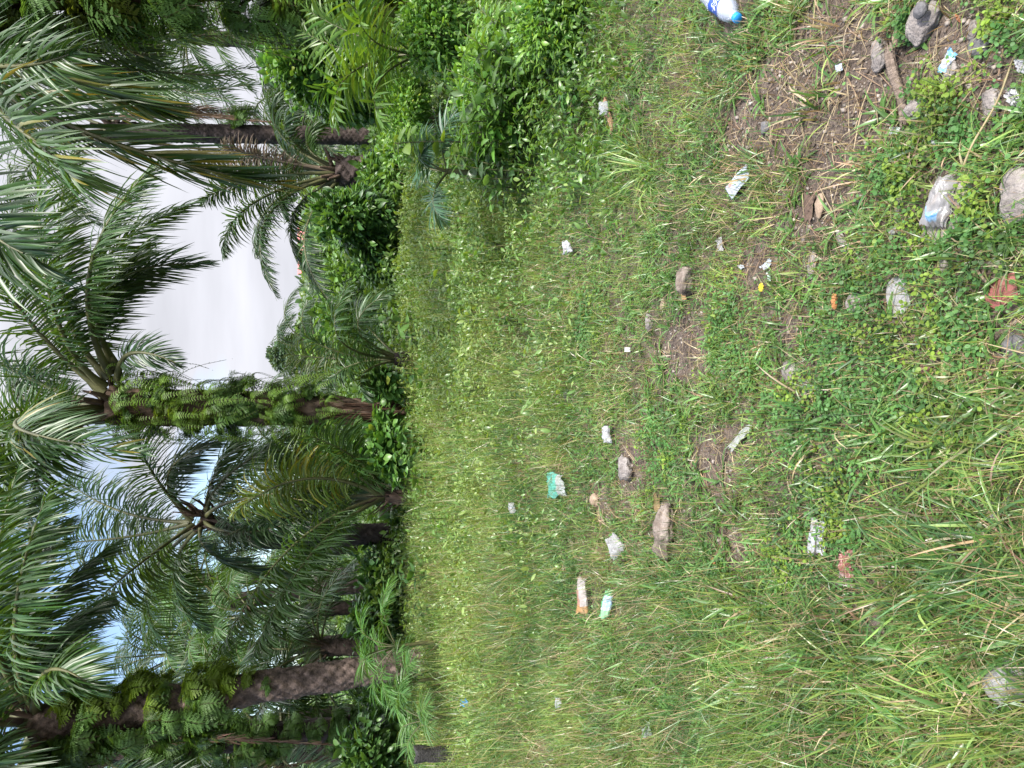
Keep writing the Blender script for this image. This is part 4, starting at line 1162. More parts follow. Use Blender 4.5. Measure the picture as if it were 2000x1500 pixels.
def bil(c, u, v):
    return (c[0] * ((1 - u) * (1 - v))[..., None] + c[1] * (u * (1 - v))[..., None] + c[2] * (u * v)[..., None] + c[3] * ((1 - u) * v)[..., None])
def sheet(name, label, corners, m, colfn, seed, cat, lift=.012, crumple=.012, bulge=0.0, ragged=.12, nu=36, nv=24, group='litter scattered in the grass', freq=4.0, thick=.0006, clr=1.0, tilt=0.0):
    """crumpled film, paper or bag; corners in photo pixels, going round"""
    rng = np.random.default_rng(seed)
    lift *= .6
    C = [gt(*q) for q in corners]
    C = [gp(q[0], q[1], c[2] + lift) for q, c in zip(corners, C)]
    # litter caught in the grass leans up instead of lying flat: pull the far corners nearer
    Dn = min(c[1] for c in C); lean = .85 if Dn < 3.2 else .45
    C = [at(q[0], q[1], Dn + lean * (c[1] - Dn)) for q, c in zip(corners, C)]
    U, V = np.meshgrid(np.linspace(0, 1, nu), np.linspace(0, 1, nv))
    s = seed * 3.7
    eu = U + ragged * (fbm(V * 3 + s, U * 2 + s, seed, 3) - .5) * (1 + 2 * abs(U - .5))
    ev = V + ragged * (fbm(U * 4 + s, V * 2 - s + 90, seed + 5, 3) - .5) * (1 + 2 * abs(V - .5))
    P = bil(C, eu, ev)
    r1 = abs(fbm(U * freq + s, V * freq + s, seed + 9, 3) - .5) * 2
    r2 = abs(fbm((U + V) * freq * .8 + s, (U - V) * freq * .8 + s + 40, seed + 19, 2) - .5) * 2
    dep = np.mean([CAM_H / np.linalg.norm(c - CAMP) for c in C])
    crumple = crumple * min(1, dep * 1.7); bulge = bulge * min(1, dep * 1.9)
    hgt = .42 * crumple * ((1 - r1) + .7 * (1 - r2) - .7)
    bulge = bulge * .45
    edge = (4 * U * (1 - U) * 4 * V * (1 - V)) ** .5
    cen = P.reshape(-1, 3).mean(0)
    z0 = sum(tz(c[0], c[1]) for c in C) / 4.0
    P0z = P[..., 2].copy()
    P[..., 2] = P0z + hgt + bulge * edge
    # keep the look from the front: lifted points come towards the viewer only by their height
    col = colfn(U, V, r1, rng)
    def grid(P_, flip):
        g_ = np.arange(nu * nv).reshape(nv, nu)
        f = np.stack([g_[:-1, :-1], g_[:-1, 1:], g_[1:, 1:], g_[1:, :-1]], -1).reshape(-1, 4)
        return f[:, ::-1] if flip else f
    g = Geo()
    g.add(P.reshape(-1, 3), grid(P, False), col.reshape(-1, 3))
    if bulge > 0:
        P2 = P.copy(); P2[..., 2] = P0z + hgt * .3 - .001
        P2[..., 2] = np.minimum(P2[..., 2], P[..., 2] - thick)
        g.add(P2.reshape(-1, 3), grid(P2, True), col.reshape(-1, 3))
    org = np.array([cen[0], cen[1], z0])
    o = g.obj(name, m, None, org)
    if bulge == 0:
        md = o.modifiers.new('thickness', 'SOLIDIFY'); md.thickness = thick
    tag(o, label, cat, group)
    rx = max(abs(c[0] - cen[0]) for c in C); ry = max(abs(c[1] - cen[1]) for c in C)
    clear(cen, rx * .9, ry * .9, clr * .85)
    APRON.append((cen[0], cen[1] - ry * .5 - .03 * cen[1], rx * 1.1, ry + .035 * cen[1], clr))
    return o, C, z0
def c_const(c):
    return lambda U, V, r, rng: np.ones(U.shape + (3,)) * np.array(c) * (.9 + .15 * r[..., None])
def mixc(base, m, c):
    return base * (1 - m[..., None]) + np.array(c) * m[..., None]
def c_paper(U, V, r, rng):
    c = np.ones(U.shape + (3,)) * np.array([.36, .40, .46])
    c = mixc(c, ((abs(V - .5) < .18) & (U > .25) & (U < .8) & (np.sin(U * 60) > .1)) * .5, (.35, .5, .8))
    c = mixc(c, ((abs(V - .75) < .08) & (U > .05) & (U < .3)) * .7, (.75, .3, .25))
    return c
sheet('paper', 'white folded paper with faint blue and red print lying on the turf', [(1462, 318), (1466, 346), (1430, 390), (1419, 366)], M_paper, c_paper, 1, 'paper', lift=.02, crumple=.02, ragged=.08, freq=2)
def c_milky(U, V, r, rng):
    c = np.ones(U.shape + (3,)) * np.array([.33, .32, .325])
    c = mixc(c, ((V > .68) & (V < .9) & (U > .25) & (U < .85)) * .85, (.30, .55, .85))
    c = mixc(c, ((V > .74) & (V < .79) & (U > .25) & (U < .8)) * .9, (.05, .25, .65))
    c = mixc(c, ((U > .45) & (U < .65) & (V > .35) & (V < .55)) * .5, (.36, .31, .28))
    return c
sheet('plastic_bag', 'milky clear plastic bag with a light blue printed patch lying on a flat stone', [(1872, 352), (1838, 344), (1806, 432), (1848, 440)], M_clear, c_milky, 2, 'plastic bag', lift=.03, crumple=.035, bulge=.035, ragged=.2, freq=2.6)
def c_bluew(U, V, r, rng):
    c = np.ones(U.shape + (3,)) * np.array([.38, .42, .48])
    return mixc(c, ((U < .24) | (U > .78)) * .9, (.12, .36, .62))
sheet('wrapper', 'torn strip of wrapper, white in the middle with blue ends, on bare soil', [(1858, 92), (1832, 138), (1848, 143), (1871, 104)], M_film, c_bluew, 3, 'wrapper', lift=.012, crumple=.015, ragged=.15)
def c_bar(U, V, r, rng):
    c = np.ones(U.shape + (3,)) * np.array([.33, .345, .38])
    c = mixc(c, ((V < .42) & (V > .12) & (U > .2) & (U < .52) & (np.sin(U * 95) + .6 * np.sin(U * 231) > .2)) * .95, (.03, .03, .04))
    c = mixc(c, ((V > .5) & (V < .62) & (U > .12)) * .95, (.02, .02, .025))
    c = mixc(c, ((V > .62) & (U > .86)) * .9, (.02, .02, .02))
    c = mixc(c, ((V > .2) & (V < .5) & (U > .05) & (U < .12)) * .9, (.03, .03, .03))
    return c
sheet('wrapper', 'silver white wrapper with a black striped bar code lying in clover', [(1612, 1012), (1612, 1082), (1580, 1084), (1583, 1008)], M_film, c_bar, 4, 'wrapper', lift=.022, crumple=.012, ragged=.16, nu=90, nv=36)
def c_redbr(U, V, r, rng):
    c = np.ones(U.shape + (3,)) * np.array([.24, .085, .075])
    c = mixc(c, (r > .45) * .6, (.55, .36, .33))
    return mixc(c, (U > .7) * .7, (.42, .34, .33))
sheet('wrapper', 'crumpled red brown foil wrapper with a greyish end in long grass', [(1645, 1076), (1644, 1128), (1664, 1142), (1674, 1080)], M_film, c_redbr, 5, 'wrapper', lift=.02, crumple=.03, bulge=.02, ragged=.25, freq=5)
def c_teal(U, V, r, rng):
    c = np.ones(U.shape + (3,)) * np.array([.10, .36, .29])
    return mixc(c, (V > .62) * .95, (.33, .345, .345))
sheet('wrapper', 'teal green and white crumpled packet far out in the turf', [(1073, 922), (1073, 968), (1103, 972), (1100, 930)], M_film, c_teal, 6, 'wrapper', lift=.06, crumple=.05, bulge=.05, ragged=.25, clr=.9)
sheet('plastic_bag', 'small crumpled clear plastic bag beyond the long mottled rock', [(1184, 1058), (1202, 1098), (1221, 1066), (1200, 1042)], M_clear, c_const((.42, .42, .43)), 7, 'plastic bag', lift=.04, crumple=.05, bulge=.035, ragged=.12, freq=3)
def c_greenblue(U, V, r, rng):
    c = np.ones(U.shape + (3,)) * np.array([.08, .30, .12])
    c = mixc(c, ((U > .35) & (U < .8) & (V > .3)) * .9, (.34, .46, .66))
    c = mixc(c, ((U > .28) & (U < .38)) * .9, (.42, .47, .52))
    return mixc(c, ((U < .28) & (V > .3)) * .55, (.35, .6, .35))
sheet('wrapper', 'bright green packet with a pale blue band on the left side of the turf', [(1170, 1206), (1186, 1150), (1198, 1154), (1190, 1206)], M_film, c_greenblue, 8, 'wrapper', lift=.06, crumple=.035, bulge=.05, ragged=.16)
def c_orange(U, V, r, rng):
    c = np.ones(U.shape + (3,)) * np.array([.31, .28, .265])
    c = mixc(c, ((V < .4) & (U > .35)) * .85, (.30, .15, .10))
    return mixc(c, (U > .78) * .85, (.36, .20, .07))
sheet('wrapper', 'orange and silver packet next to the bright green packet', [(1130, 1130), (1128, 1200), (1148, 1200), (1144, 1130)], M_film, c_orange, 9, 'wrapper', lift=.06, crumple=.04, bulge=.045, ragged=.2)
sheet('plastic_scrap', 'sky blue plastic scrap caught in the tall grass on the left', [(899, 1366), (901, 1380), (916, 1380), (912, 1364)], M_film, c_const((.05, .28, .62)), 10, 'plastic scrap', lift=.30, crumple=.06, bulge=.04, ragged=.2, clr=.3)
W1 = (.33, .345, .355)
sheet('plastic_scrap', 'white plastic scrap beyond the teal packet', [(994, 982), (996, 1002), (1008, 1000), (1004, 980)], M_film, c_const(W1), 11, 'plastic scrap', lift=.12, crumple=.05, bulge=.03, ragged=.25, clr=.6)
sheet('plastic_scrap', 'long white plastic bit standing in the turf right of the earthy lump', [(1178, 834), (1180, 866), (1195, 866), (1190, 832)], M_film, c_const(W1), 12, 'plastic scrap', lift=.05, crumple=.04, bulge=.03, ragged=.2)
sheet('plastic_scrap', 'slanting strip of greyish white plastic half hidden by a grass tuft', [(1422, 872), (1430, 884), (1470, 836), (1462, 826)], M_film, c_const((.34, .36, .34)), 13, 'plastic scrap', lift=.02, crumple=.02, ragged=.2)
sheet('plastic_scrap', 'white torn plastic by the dark gap below the leafy shrubs', [(1100, 474), (1102, 496), (1118, 492), (1114, 470)], M_film, c_const((.35, .37, .40)), 14, 'plastic scrap', lift=.08, crumple=.05, bulge=.03, ragged=.25)
sheet('plastic_scrap', 'white film tatter in the left turf near the field edge', [(1086, 1362), (1086, 1384), (1098, 1382), (1096, 1364)], M_film, c_const(W1), 15, 'plastic scrap', lift=.10, crumple=.04, bulge=.03, ragged=.3, clr=.5)
sheet('plastic_scrap', 'glassy film scrap in the long grass on the far left', [(1256, 1420), (1258, 1440), (1274, 1436), (1270, 1416)], M_clear, c_const((.4, .45, .42)), 16, 'plastic scrap', lift=.08, crumple=.03, bulge=.02, ragged=.25, clr=.5)
sheet('plastic_scrap', 'clear crinkled film lying against the split bark piece', [(1170, 200), (1172, 222), (1190, 222), (1188, 200)], M_clear, c_const((.4, .43, .45)), 17, 'plastic scrap', lift=.05, crumple=.04, bulge=.03, ragged=.25)
sheet('plastic_scrap', 'largest white eggshell like chip on the small bare patch', [(1484, 522), (1496, 530), (1508, 514), (1504, 506)], M_paper, c_const((.4,.45,.5)), 18, 'plastic scrap', lift=.008, crumple=.012, ragged=.3)
sheet('plastic_scrap', 'pale chip pointing down below the largest eggshell like chip', [(1498, 532), (1500, 550), (1506, 550), (1505, 530)], M_paper, c_const((.36, .43, .42)), 19, 'plastic scrap', lift=.008, crumple=.01, ragged=.3)
sheet('plastic_scrap', 'tiny white crescent chip on the far side of the small bare patch', [(1442, 520), (1446, 527), (1454, 524), (1450, 516)], M_paper, c_const((.38, .42, .45)), 20, 'plastic scrap', lift=.01, crumple=.008, ragged=.3)
sheet('plastic_scrap', 'light blue bottle cap like flake at the root of a dead tuft on bare soil', [(1632, 128), (1636, 142), (1648, 136), (1644, 124)], M_film, c_const((.4, .48, .56)), 21, 'plastic scrap', lift=.012, crumple=.012, ragged=.15)
sheet('plastic_scrap', 'pale mint rectangular flake near the lower end of the weathered stick', [(1738, 248), (1736, 262), (1756, 264), (1758, 249)], M_paper, c_const((.42, .49, .47)), 22, 'plastic scrap', lift=.012, crumple=.006, ragged=.12)
sheet('plastic_scrap', 'small clean white rectangular chip far out in the turf', [(1220, 678), (1220, 687), (1231, 687), (1231, 679)], M_paper, c_const((.4, .4, .4)), 23, 'plastic scrap', lift=.06, crumple=.006, ragged=.06)
sheet('plastic_scrap', 'crinkled white plastic next to straw beyond the small bare patch', [(1400, 468), (1404, 492), (1416, 486), (1412, 462)], M_clear, c_const((.45, .45, .45)), 24, 'plastic scrap', lift=.03, crumple=.03, ragged=.3)
sheet('plastic_scrap', 'grey black and white torn plastic at the right bottom corner', [(1966, 172), (1968, 200), (1998, 212), (1996, 176)], M_film, lambda U, V, r, rng: mixc(np.ones(U.shape + (3,)) * np.array([.55, .55, .57]), (fbm(U * 5, V * 5, 3, 2) > .55) * .85, (.06, .06, .07)), 25, 'plastic scrap', lift=.015, crumple=.03, ragged=.3)
sheet('plastic_scrap', 'white plastic edge poking in at the right bottom corner', [(1986, 118), (1988, 140), (2006, 146), (2004, 120)], M_film, c_const((.37, .385, .42)), 26, 'plastic scrap', lift=.02, crumple=.02, ragged=.2)
sheet('plastic_scrap', 'thin white speck of plastic below the mint flake', [(1820, 274), (1818, 282), (1828, 284), (1829, 276)], M_paper, c_const((.4, .42, .44)), 27, 'plastic scrap', lift=.012, crumple=.006, ragged=.2)
sheet('plastic_scrap', 'whitish film bits under long grass left of the asphalt lump', [(1940, 1002), (1942, 1020), (1958, 1018), (1956, 1000)], M_clear, c_const((.42, .44, .46)), 28, 'plastic scrap', lift=.02, crumple=.03, ragged=.35)
sheet('dead_leaf', 'curled brown leaf beside the small squarish stone on bare soil', [(1574, 372), (1573, 432), (1585, 436), (1592, 384)], M_dead, c_const((.13, .09, .07)), 29, 'leaf', lift=.012, crumple=.02, ragged=.2, group='fallen dead leaves')
sheet('dead_leaf', 'rust orange fallen leaf next to the large concrete lump', [(1866, 26), (1870, 40), (1878, 46), (1874, 32)], M_dead, c_const((.34, .14, .07)), 30, 'leaf', lift=.015, crumple=.01, ragged=.15, group='fallen dead leaves')
sheet('dead_leaf', 'orange brown fallen leaf in the turf below the long mottled rock', [(1390, 1088), (1390, 1104), (1398, 1104), (1397, 1089)], M_dead, c_const((.40, .18, .07)), 31, 'leaf', lift=.03, crumple=.01, ragged=.2, group='fallen dead leaves')
sheet('dead_leaf', 'yellow ochre leaf lying against the blotched rock', [(1330, 572), (1332, 586), (1341, 584), (1338, 570)], M_dead, c_const((.28, .18, .09)), 32, 'leaf', lift=.03, crumple=.01, ragged=.2, group='fallen dead leaves')
sheet('dead_leaf', 'yellowed leaf in the turf right of the long mottled rock', [(1278, 965), (1278, 1000), (1290, 1000), (1288, 968)], M_dead, c_const((.20, .14, .07)), 33, 'leaf', lift=.03, crumple=.02, ragged=.3, group='fallen dead leaves')
sheet('dead_leaf', 'pinkish brown curled leaf in front of the asphalt lump', [(1800, 712), (1799, 728), (1816, 732), (1818, 716)], M_dead, c_const((.26, .15, .12)), 34, 'leaf', lift=.02, crumple=.015, ragged=.2, group='fallen dead leaves')
sheet('dead_leaf', 'olive yellow torn leaf right of the pinkish curled leaf', [(1842, 708), (1838, 750), (1854, 752), (1860, 712)], M_dead, c_const((.24, .24, .11)), 35, 'leaf', lift=.02, crumple=.015, ragged=.25, group='fallen dead leaves')

# plastic bottle cut by the frame
def bottle():
    cap_p = gt(1466, 40); end = gt(1384, -30)
    ax = end - cap_p; Lb = .30; ax[2] = 0; ax /= np.linalg.norm(ax)
    up = np.array([0, 0, 1.0]); sd = np.cross(up, ax)
    R0 = .042
    org = np.array([cap_p[0], cap_p[1], tz(cap_p[0], cap_p[1])])
    root = thing('plastic_bottle', org, 'crushed clear plastic bottle with sky blue cap and dark blue label', 'bottle', None)
    def ring(s, r, n=40, squash=1.0, ph=0):
        a = np.linspace(0, 2 * np.pi, n, endpoint=False)
        rr = r * (1 + .045 * np.sin(3 * a + s * 60) * (s > .06) + .05 * np.sin(2 * a + s * 31 + ph) * (s > .06))
        zc = org + ax * s + up * (R0 * .95 + .014)
        return zc + sd * (np.cos(a) * rr)[:, None] + up * (np.sin(a) * rr * squash)[:, None]
    def lathe(name, prof, m, parent, col=(1, 1, 1), squash=.9, close=False):
        g = Geo(); n = 40
        V = np.concatenate([ring(s, r, n, squash) for s, r in prof])
        idx = np.arange(len(prof) * n).reshape(len(prof), n); nx = np.roll(idx, -1, 1)
        g.add(V, np.stack([idx[:-1], nx[:-1], nx[1:], idx[1:]], -1).reshape(-1, 4), col)
        return g.obj(name, m, parent, org)
    mb_ = mat("clear_plastic"); t = mb_.node_tree
    o = N('ShaderNodeOutputMaterial', t); gl = N('ShaderNodeBsdfGlossy', t); gl.inputs['Roughness'].default_value = .12
    gl.inputs['Color'].default_value = (.9, .92, 1, 1)
    tp = N('ShaderNodeBsdfTransparent', t); tp.inputs['Color'].default_value = (.93, .95, 1, 1)
    df = N('ShaderNodeBsdfDiffuse', t); df.inputs['Color'].default_value = (.62, .68, .80, 1)
    lw = N('ShaderNodeLayerWeight', t); lw.inputs[0].default_value = .35
    m1 = N('ShaderNodeMixShader', t); m1.inputs[0].default_value = .34
    t.links.new(tp.outputs[0], m1.inputs[1]); t.links.new(df.outputs[0], m1.inputs[2])
    m2 = N('ShaderNodeMixShader', t); t.links.new(lw.outputs['Fresnel'], m2.inputs[0])
    t.links.new(m1.outputs[0], m2.inputs[1]); t.links.new(gl.outputs[0], m2.inputs[2])
    nb = N('ShaderNodeTexNoise', t); nb.inputs['Scale'].default_value = 45; bb = N('ShaderNodeBump', t); bb.inputs['Strength'].default_value = .5; bb.inputs['Distance'].default_value = .01
    t.links.new(nb.outputs['Fac'], bb.inputs['Height']); t.links.new(bb.outputs[0], gl.inputs['Normal'])
    t.links.new(m2.outputs[0], o.inputs[0])
    prof = [(.012, .016), (.022, .016), (.03, .018), (.045, .026), (.06, .034), (.08, .040), (.10, .042)]
    s = .10
    while s < .285:
        prof += [(s + .008, .042), (s + .012, .0395), (s + .016, .042)]; s += .018
    prof += [(.296, .036), (.298, .01)]
    lathe('body', prof, mb_, root)
    mc = solid_mat("sky_blue_plastic", (.02, .24, .62), (.03, .30, .72), 20, .4, .1, coord='Object')
    capm = [(-.004, .0005), (-.004, .0155), (-.001, .0175), (.018, .0178), (.0185, .016)]
    lathe('cap', capm, mc, root, squash=1)
    ml = solid_mat("label_film", (.02, .06, .30), (.03, .08, .38), 20, .35, .15, coord='Object')
    lab = lathe('label', [(.115, .0430), (.13, .0432), (.16, .0432), (.19, .0430)], ml, root)
    # white swash lettering and a red and white corner on the label
    mw = solid_mat("white_print", (.7, .72, .75), (.8, .8, .82), 20, .4, 0, coord='Object')
    g = Geo()
    for (s0, a0, ln, wv) in ((.125, 1.2, .9, .006), (.138, 1.0, 1.3, .004), (.152, 1.3, .8, .005)):
        aa = np.linspace(a0, a0 + ln, 24)
        cen = [org + ax * (s0 + wv * math.sin(a * 14)) + up * (R0 * .95 + .014) + sd * math.cos(a) * .0445 + up * math.sin(a) * .0445 * .93 for a in aa]
        tube(g, np.array(cen), [.0014] * 24, 4, (1, 1, 1), cap=False)
    g.obj('print', mw, lab, org)
    clear(org + ax * .12, .10, .10)
    clear(org + ax * .25, .08, .08)
bottle()

# weathered stick, split bark, snack, flower, charred post
def stick(name, label, a_px, b_px, w, m, seed, cat, group=None, lift=0, flat=.6):
    a, b = gt(*a_px), gt(*b_px); rng = np.random.default_rng(seed)
    n = 26; t = np.linspace(0, 1, n)[:, None]
    pts = a * (1 - t) + b * t
    ln = np.linalg.norm(b - a)
    pts[:, 0] += .012 * np.sin(t[:, 0] * 5 + seed) * ln
    zz = max(a[2], b[2]) + w * flat * .6 + lift
    pts[:, 2] = zz + .006 * np.sin(t[:, 0] * 7)
    T = nrm(b - a); S = nrm(np.cross(T, [0, 0, 1])); U_ = np.cross(S, T)
    na = 28; ang = np.linspace(0, 2 * np.pi, na, endpoint=False)
    groove = 1 + .10 * np.sin(ang * 7 + seed) + .08 * np.sin(ang * 11)
    V = []
    for i in range(n):
        r = w * (.9 + .2 * rng.random() * .4) * (1 - .25 * (i / n)) * (.82 if i in (0, n - 1) else 1)
        jit = 1 + .05 * rng.normal(size=na)
        V.append(pts[i] + T * (.012 * rng.normal(size=na) * (i in (0, n - 1)))[:, None] + S * (np.cos(ang) * r * groove * jit)[:, None] + U_ * (np.sin(ang) * r * groove * jit * flat)[:, None])
    V = np.array(V)
    g = Geo()
    idx = np.arange(n * na).reshape(n, na); nx = np.roll(idx, -1, 1)
    g.add(V.reshape(-1, 3), np.stack([idx[:-1], nx[:-1], nx[1:], idx[1:]], -1).reshape(-1, 4), (1, 1, 1))
    for e in (0, n - 1):
        g.add(np.concatenate([V[e], V[e].mean(0, keepdims=True)]), [[k, (k + 1) % na, (k + 2) % na, na] for k in range(0, na, 2)], (1, 1, 1))
    o = g.obj(name, m, None, a)
    o.matrix_world = Matrix.Translation(a)
    tag(o, label, cat, group)
    for q in np.linspace(0, 1, 6):
        clear(a * (1 - q) + b * q, w * 1.4, w * 1.8)
    return o
stick('weathered_stick', 'grey weathered wooden stick lying on bare soil near the right corner', (1750, 98), (1778, 246), .0165, M_wood, 1, 'stick', lift=.012)
stick('bark_piece', 'reddish brown split piece of bark at the edge of the weeds on the right', (1190, 196), (1204, 262), .024, solid_mat("split_bark", (.16, .085, .05), (.36, .22, .14), 14, .9, .6, stretch=(6, 1, 6), coord='Object'), 2, 'bark', lift=.02, flat=.4)
stick('grass_stalk', 'long dry straw coloured stalk crossing the stones in the right corner', (1905, 330), (2005, 125), .0024, solid_mat('straw_stalk', (.24, .19, .10), (.34, .28, .16), 20, .8, .1), 3, 'stalk', lift=.035, flat=1)
def snack():
    p = gt(1651, 590); p2 = np.array([p[0], p[1], tz(p[0], p[1]) + .04])
    g = Geo(); t = np.linspace(-1, 1, 16)
    pts = p2 + np.stack([.024 * t, .006 * t ** 2 * -1, .002 * np.cos(t * 9)], 1)
    r = .0085 * np.sqrt(np.clip(1 - t ** 6, .02, 1)) * (1 + .08 * np.sin(t * 17))
    tube(g, pts, r, 12, (1, 1, 1))
    o = g.obj('puffed_snack', solid_mat("orange_puff", (.30, .12, .04), (.45, .22, .09), 60, .8, .8, coord='Object'), None, p2)
    tag(o, 'curved orange puffed snack lying on a crumbly pale stone', 'snack')
snack()
def flower():
    p = gt(1513, 562); b = np.array([p[0], p[1], tz(p[0], p[1])])
    root = thing('yellow_flower', b, 'small yellow flower in the turf by the eggshell like chips', 'flower')
    g = Geo(); s = Geo(); rng = np.random.default_rng(3)
    c = b + [0, 0, .055]
    a = np.linspace(0, 2 * np.pi, 9, endpoint=False)
    d = np.stack([np.cos(a), np.sin(a), np.full(9, .25)], 1)
    strips(g, np.tile(c, (9, 1)), d, np.cross(d, [0, 0, 1.0]), .017, .009, .3, [.5, 1, .8, .2], np.array([.75, .55, .03]), fold=.1)
    tube(s, np.array([b - [0, 0, .01], b + [.003, 0, .03], c]), [.0014] * 3, 5, (1, 1, 1))
    g.obj('petals', M_weed, root, b); s.obj('stem', M_rachis, root, b)
flower()
def post():
    D = 8.3
    b = at(912, 1470, D); b[2] = tz(b[0], b[1]) - .05; top = at(812, 1474, D)
    n, na = 40, 36
    t = np.linspace(0, 1, n); ang = np.linspace(0, 2 * np.pi, na, endpoint=False)
    rng = np.random.default_rng(9)
    A, Tt = np.meshgrid(ang, t)
    r = .085 * (1 + .35 * (fbm(np.cos(A) * 2 + 7, Tt * 6 + np.sin(A) * 2, 4, 3) - .5) + .06 * np.sin(A * 5))
    ax_ = b[None] * (1 - t[:, None]) + top[None] * t[:, None]
    V = ax_[:, None] + np.stack([np.cos(A) * r * 1.15, np.sin(A) * r * .8, np.zeros_like(r)], -1)
    V[-1, :, 2] += .03 * np.sin(ang * 2 + 1)
    g = Geo(); idx = np.arange(n * na).reshape(n, na); nx = np.roll(idx, -1, 1)
    g.add(V.reshape(-1, 3), np.stack([idx[:-1], nx[:-1], nx[1:], idx[1:]], -1).reshape(-1, 4), (1, 1, 1))
    g.add(np.concatenate([V[-1], V[-1].mean(0, keepdims=True)]), [[k, (k + 1) % na, (k + 2) % na, na] for k in range(0, na, 2)], (1, 1, 1))
    o = g.obj('charred_post', M_char, None, b)
    o.location = b
    tag(o, 'short charred black wooden post standing in the tall grass on the left', 'post')
post()

# ------------------------------------------------------------------ grass, weeds, clover, straw, grit: what nobody could count
def soil_mask():
    S = [(1600, 110, 140, 140), (1650, 265, 125, 130), (1590, 400, 110, 70), (1540, 230, 60, 120), (1490, 505, 45, 50), (1340, 690, 65, 75), (1060, 1455, 32, 60),
         (1975, 685, 40, 55), (1860, 70, 60, 80), (1730, 170, 80, 80), (1235, 910, 30, 55), (1150, 1165, 16, 45), (1940, 170, 60, 90),
         (1400, 900, 60, 70), (1460, 240, 50, 60), (1440, 1060, 40, 40), (1710, 1210, 30, 50), (1550, 640, 30, 50), (1180, 980, 22, 45)]
    return S
SOIL = []
for (px, py, ex, ey) in soil_mask():
    c = gp(px, py); a = gp(px + ex, py); b = gp(px, py - ey)
    far_ = gp(px - min(ex, 60), py)
    SOIL.append((c[0], c[1], max(abs(b[0] - c[0]), .05), max(abs(c[1] - a[1]), .05)))
def soil(x, y):
    m = np.zeros_like(x)
    nz_ = (fbm(x * 6, y * 6, 77, 3) - .5) * 1.1
    for cx, cy, rx, ry in SOIL:
        d = np.sqrt(((x - cx) / rx) ** 2 + ((y - cy) / ry) ** 2) + nz_
        m = np.maximum(m, np.clip((1.15 - d) / .45, 0, 1))
    return m
def cleared(x, y, shrink=1.0):
    m = np.zeros_like(x)
    for cx, cy, rx, ry, k in CLEAR:
        d = ((x - cx) / (rx * shrink)) ** 2 + ((y - cy) / (ry * shrink)) ** 2
        m = np.maximum(m, np.where(d < 1, k, 0))
    return m
def apron(x, y):
    m = cleared(x, y, 1.1)
    for cx, cy, rx, ry, k in APRON:
        m = np.maximum(m, np.where(((x - cx) / rx) ** 2 + ((y - cy) / ry) ** 2 < 1, k, 0))
    return m
# keep a short apron in front of objects so that they are not hidden from the path side
def sample(n, D0, D1, rng, power=1.0):
    D = D0 + (D1 - D0) * rng.random(n) ** power
    x = rng.uniform(-1, 1, n) * (.60 * D + .45)
    return x, D
def sm(a, b, v):
    t = np.clip((v - a) / (b - a), 0, 1); return t * t * (3 - 2 * t)
def leftness(x, y):
    return sm(.12, .40, -x / (y + .4) + .18 * (fbm(x * 1.5, y * 1.5, 8, 2) - .5))
def fieldness(x, y):
    return sm(3.6, 7.6, y + 3.4 * (fbm(x * .9 + 4, y * .9, 21, 3) - .5))
G1 = np.array([.098, .187, .046]); G2 = np.array([.195, .267, .072]); G3 = np.array([.058, .13, .042]); STR = np.array([.33, .265, .165]); STB = np.array([.19, .13, .085])
def grass_cols(n, x, y, rng, straw):
    m = fbm(x * 2.2, y * 2.2, 51, 3)[:, None] + rng.normal(0, .25, (n, 1))
    f = fieldness(x, y)[:, None]
    c = np.where(m < .40, G3, np.where(m < .6 - .12 * f, G1, G2))
    k = rng.random(n) < straw
    c = np.where(k[:, None], np.where(rng.random((n, 1)) < .7, STR, STB), c * (1 + .22 * sm(4, 7, y))[:, None])
    return c * rng.uniform(.6, 1.5, (n, 1)) * (1 + rng.normal(0, .06, (n, 3)))
def blades(geo, x, y, L, Wd, col, rng, lean=.45, curl=1.0, seg=4, fold=0, prof=None, z=None):
    n = len(x)
    a = rng.uniform(0, 2 * np.pi, n); le = np.abs(rng.normal(0, lean, n))
    d = np.stack([np.cos(a) * np.sin(le), np.sin(a) * np.sin(le), np.cos(le)], 1)
    w = np.stack([-np.sin(a), np.cos(a), np.zeros(n)], 1) + rng.normal(0, .5, (n, 3))
    b = np.stack([x, y, (terrain(x, y) if z is None else z) - .004], 1)
    prof = prof or ([1, .95, .75, .45, .03] if seg == 4 else [1, .85, .5, .03])
    strips(geo, b, d, w, L, Wd, curl * rng.uniform(.2, 1.6, n), prof, np.clip(col, .004, 1), fold=fold, twist=rng.normal(0, .5, n))

rng = np.random.default_rng(2024)
# --- short turf
g = Geo()
for (n, D0, D1, seg) in ((85000, .9, 3.4, 4), (95000, 3.4, 6.2, 3), (70000, 6.2, 12.8, 3)):
    x, y = sample(n, D0, D1, rng)
    s = soil(x, y); cl = cleared(x, y)
    k = rng.random(n) > np.maximum(.86 * s, cl) * (1.0)
    k &= rng.random(n) < (.55 + .75 * fbm(x * 3.5, y * 3.5, 15, 3))
    x, y, s = x[k], y[k], s[k]; n = len(x)
    f = fieldness(x, y); l = leftness(x, y)
    L = (.035 + .05 * rng.random(n) ** 1.5) * (1 + .8 * fbm(x * 2, y * 2, 61, 2)) * (1 + 2.6 * f + 1.0 * l)
    Wd = np.maximum(.0028, .00085 * y) * rng.uniform(.7, 1.5, n)
    straw = np.clip(.24 + .45 * s + .03 * l + .35 * (fbm(x * 1.7, y * 1.7, 93, 2) - .5) - .08 * f, .03, .9)
    blades(g, x, y, L, Wd, grass_cols(n, x, y, rng, straw), rng, lean=.85, curl=1.0, seg=seg)
tag(g.obj('short_grass', M_grass), 'short green turf with dry blades mixed in', 'grass', kind='stuff')

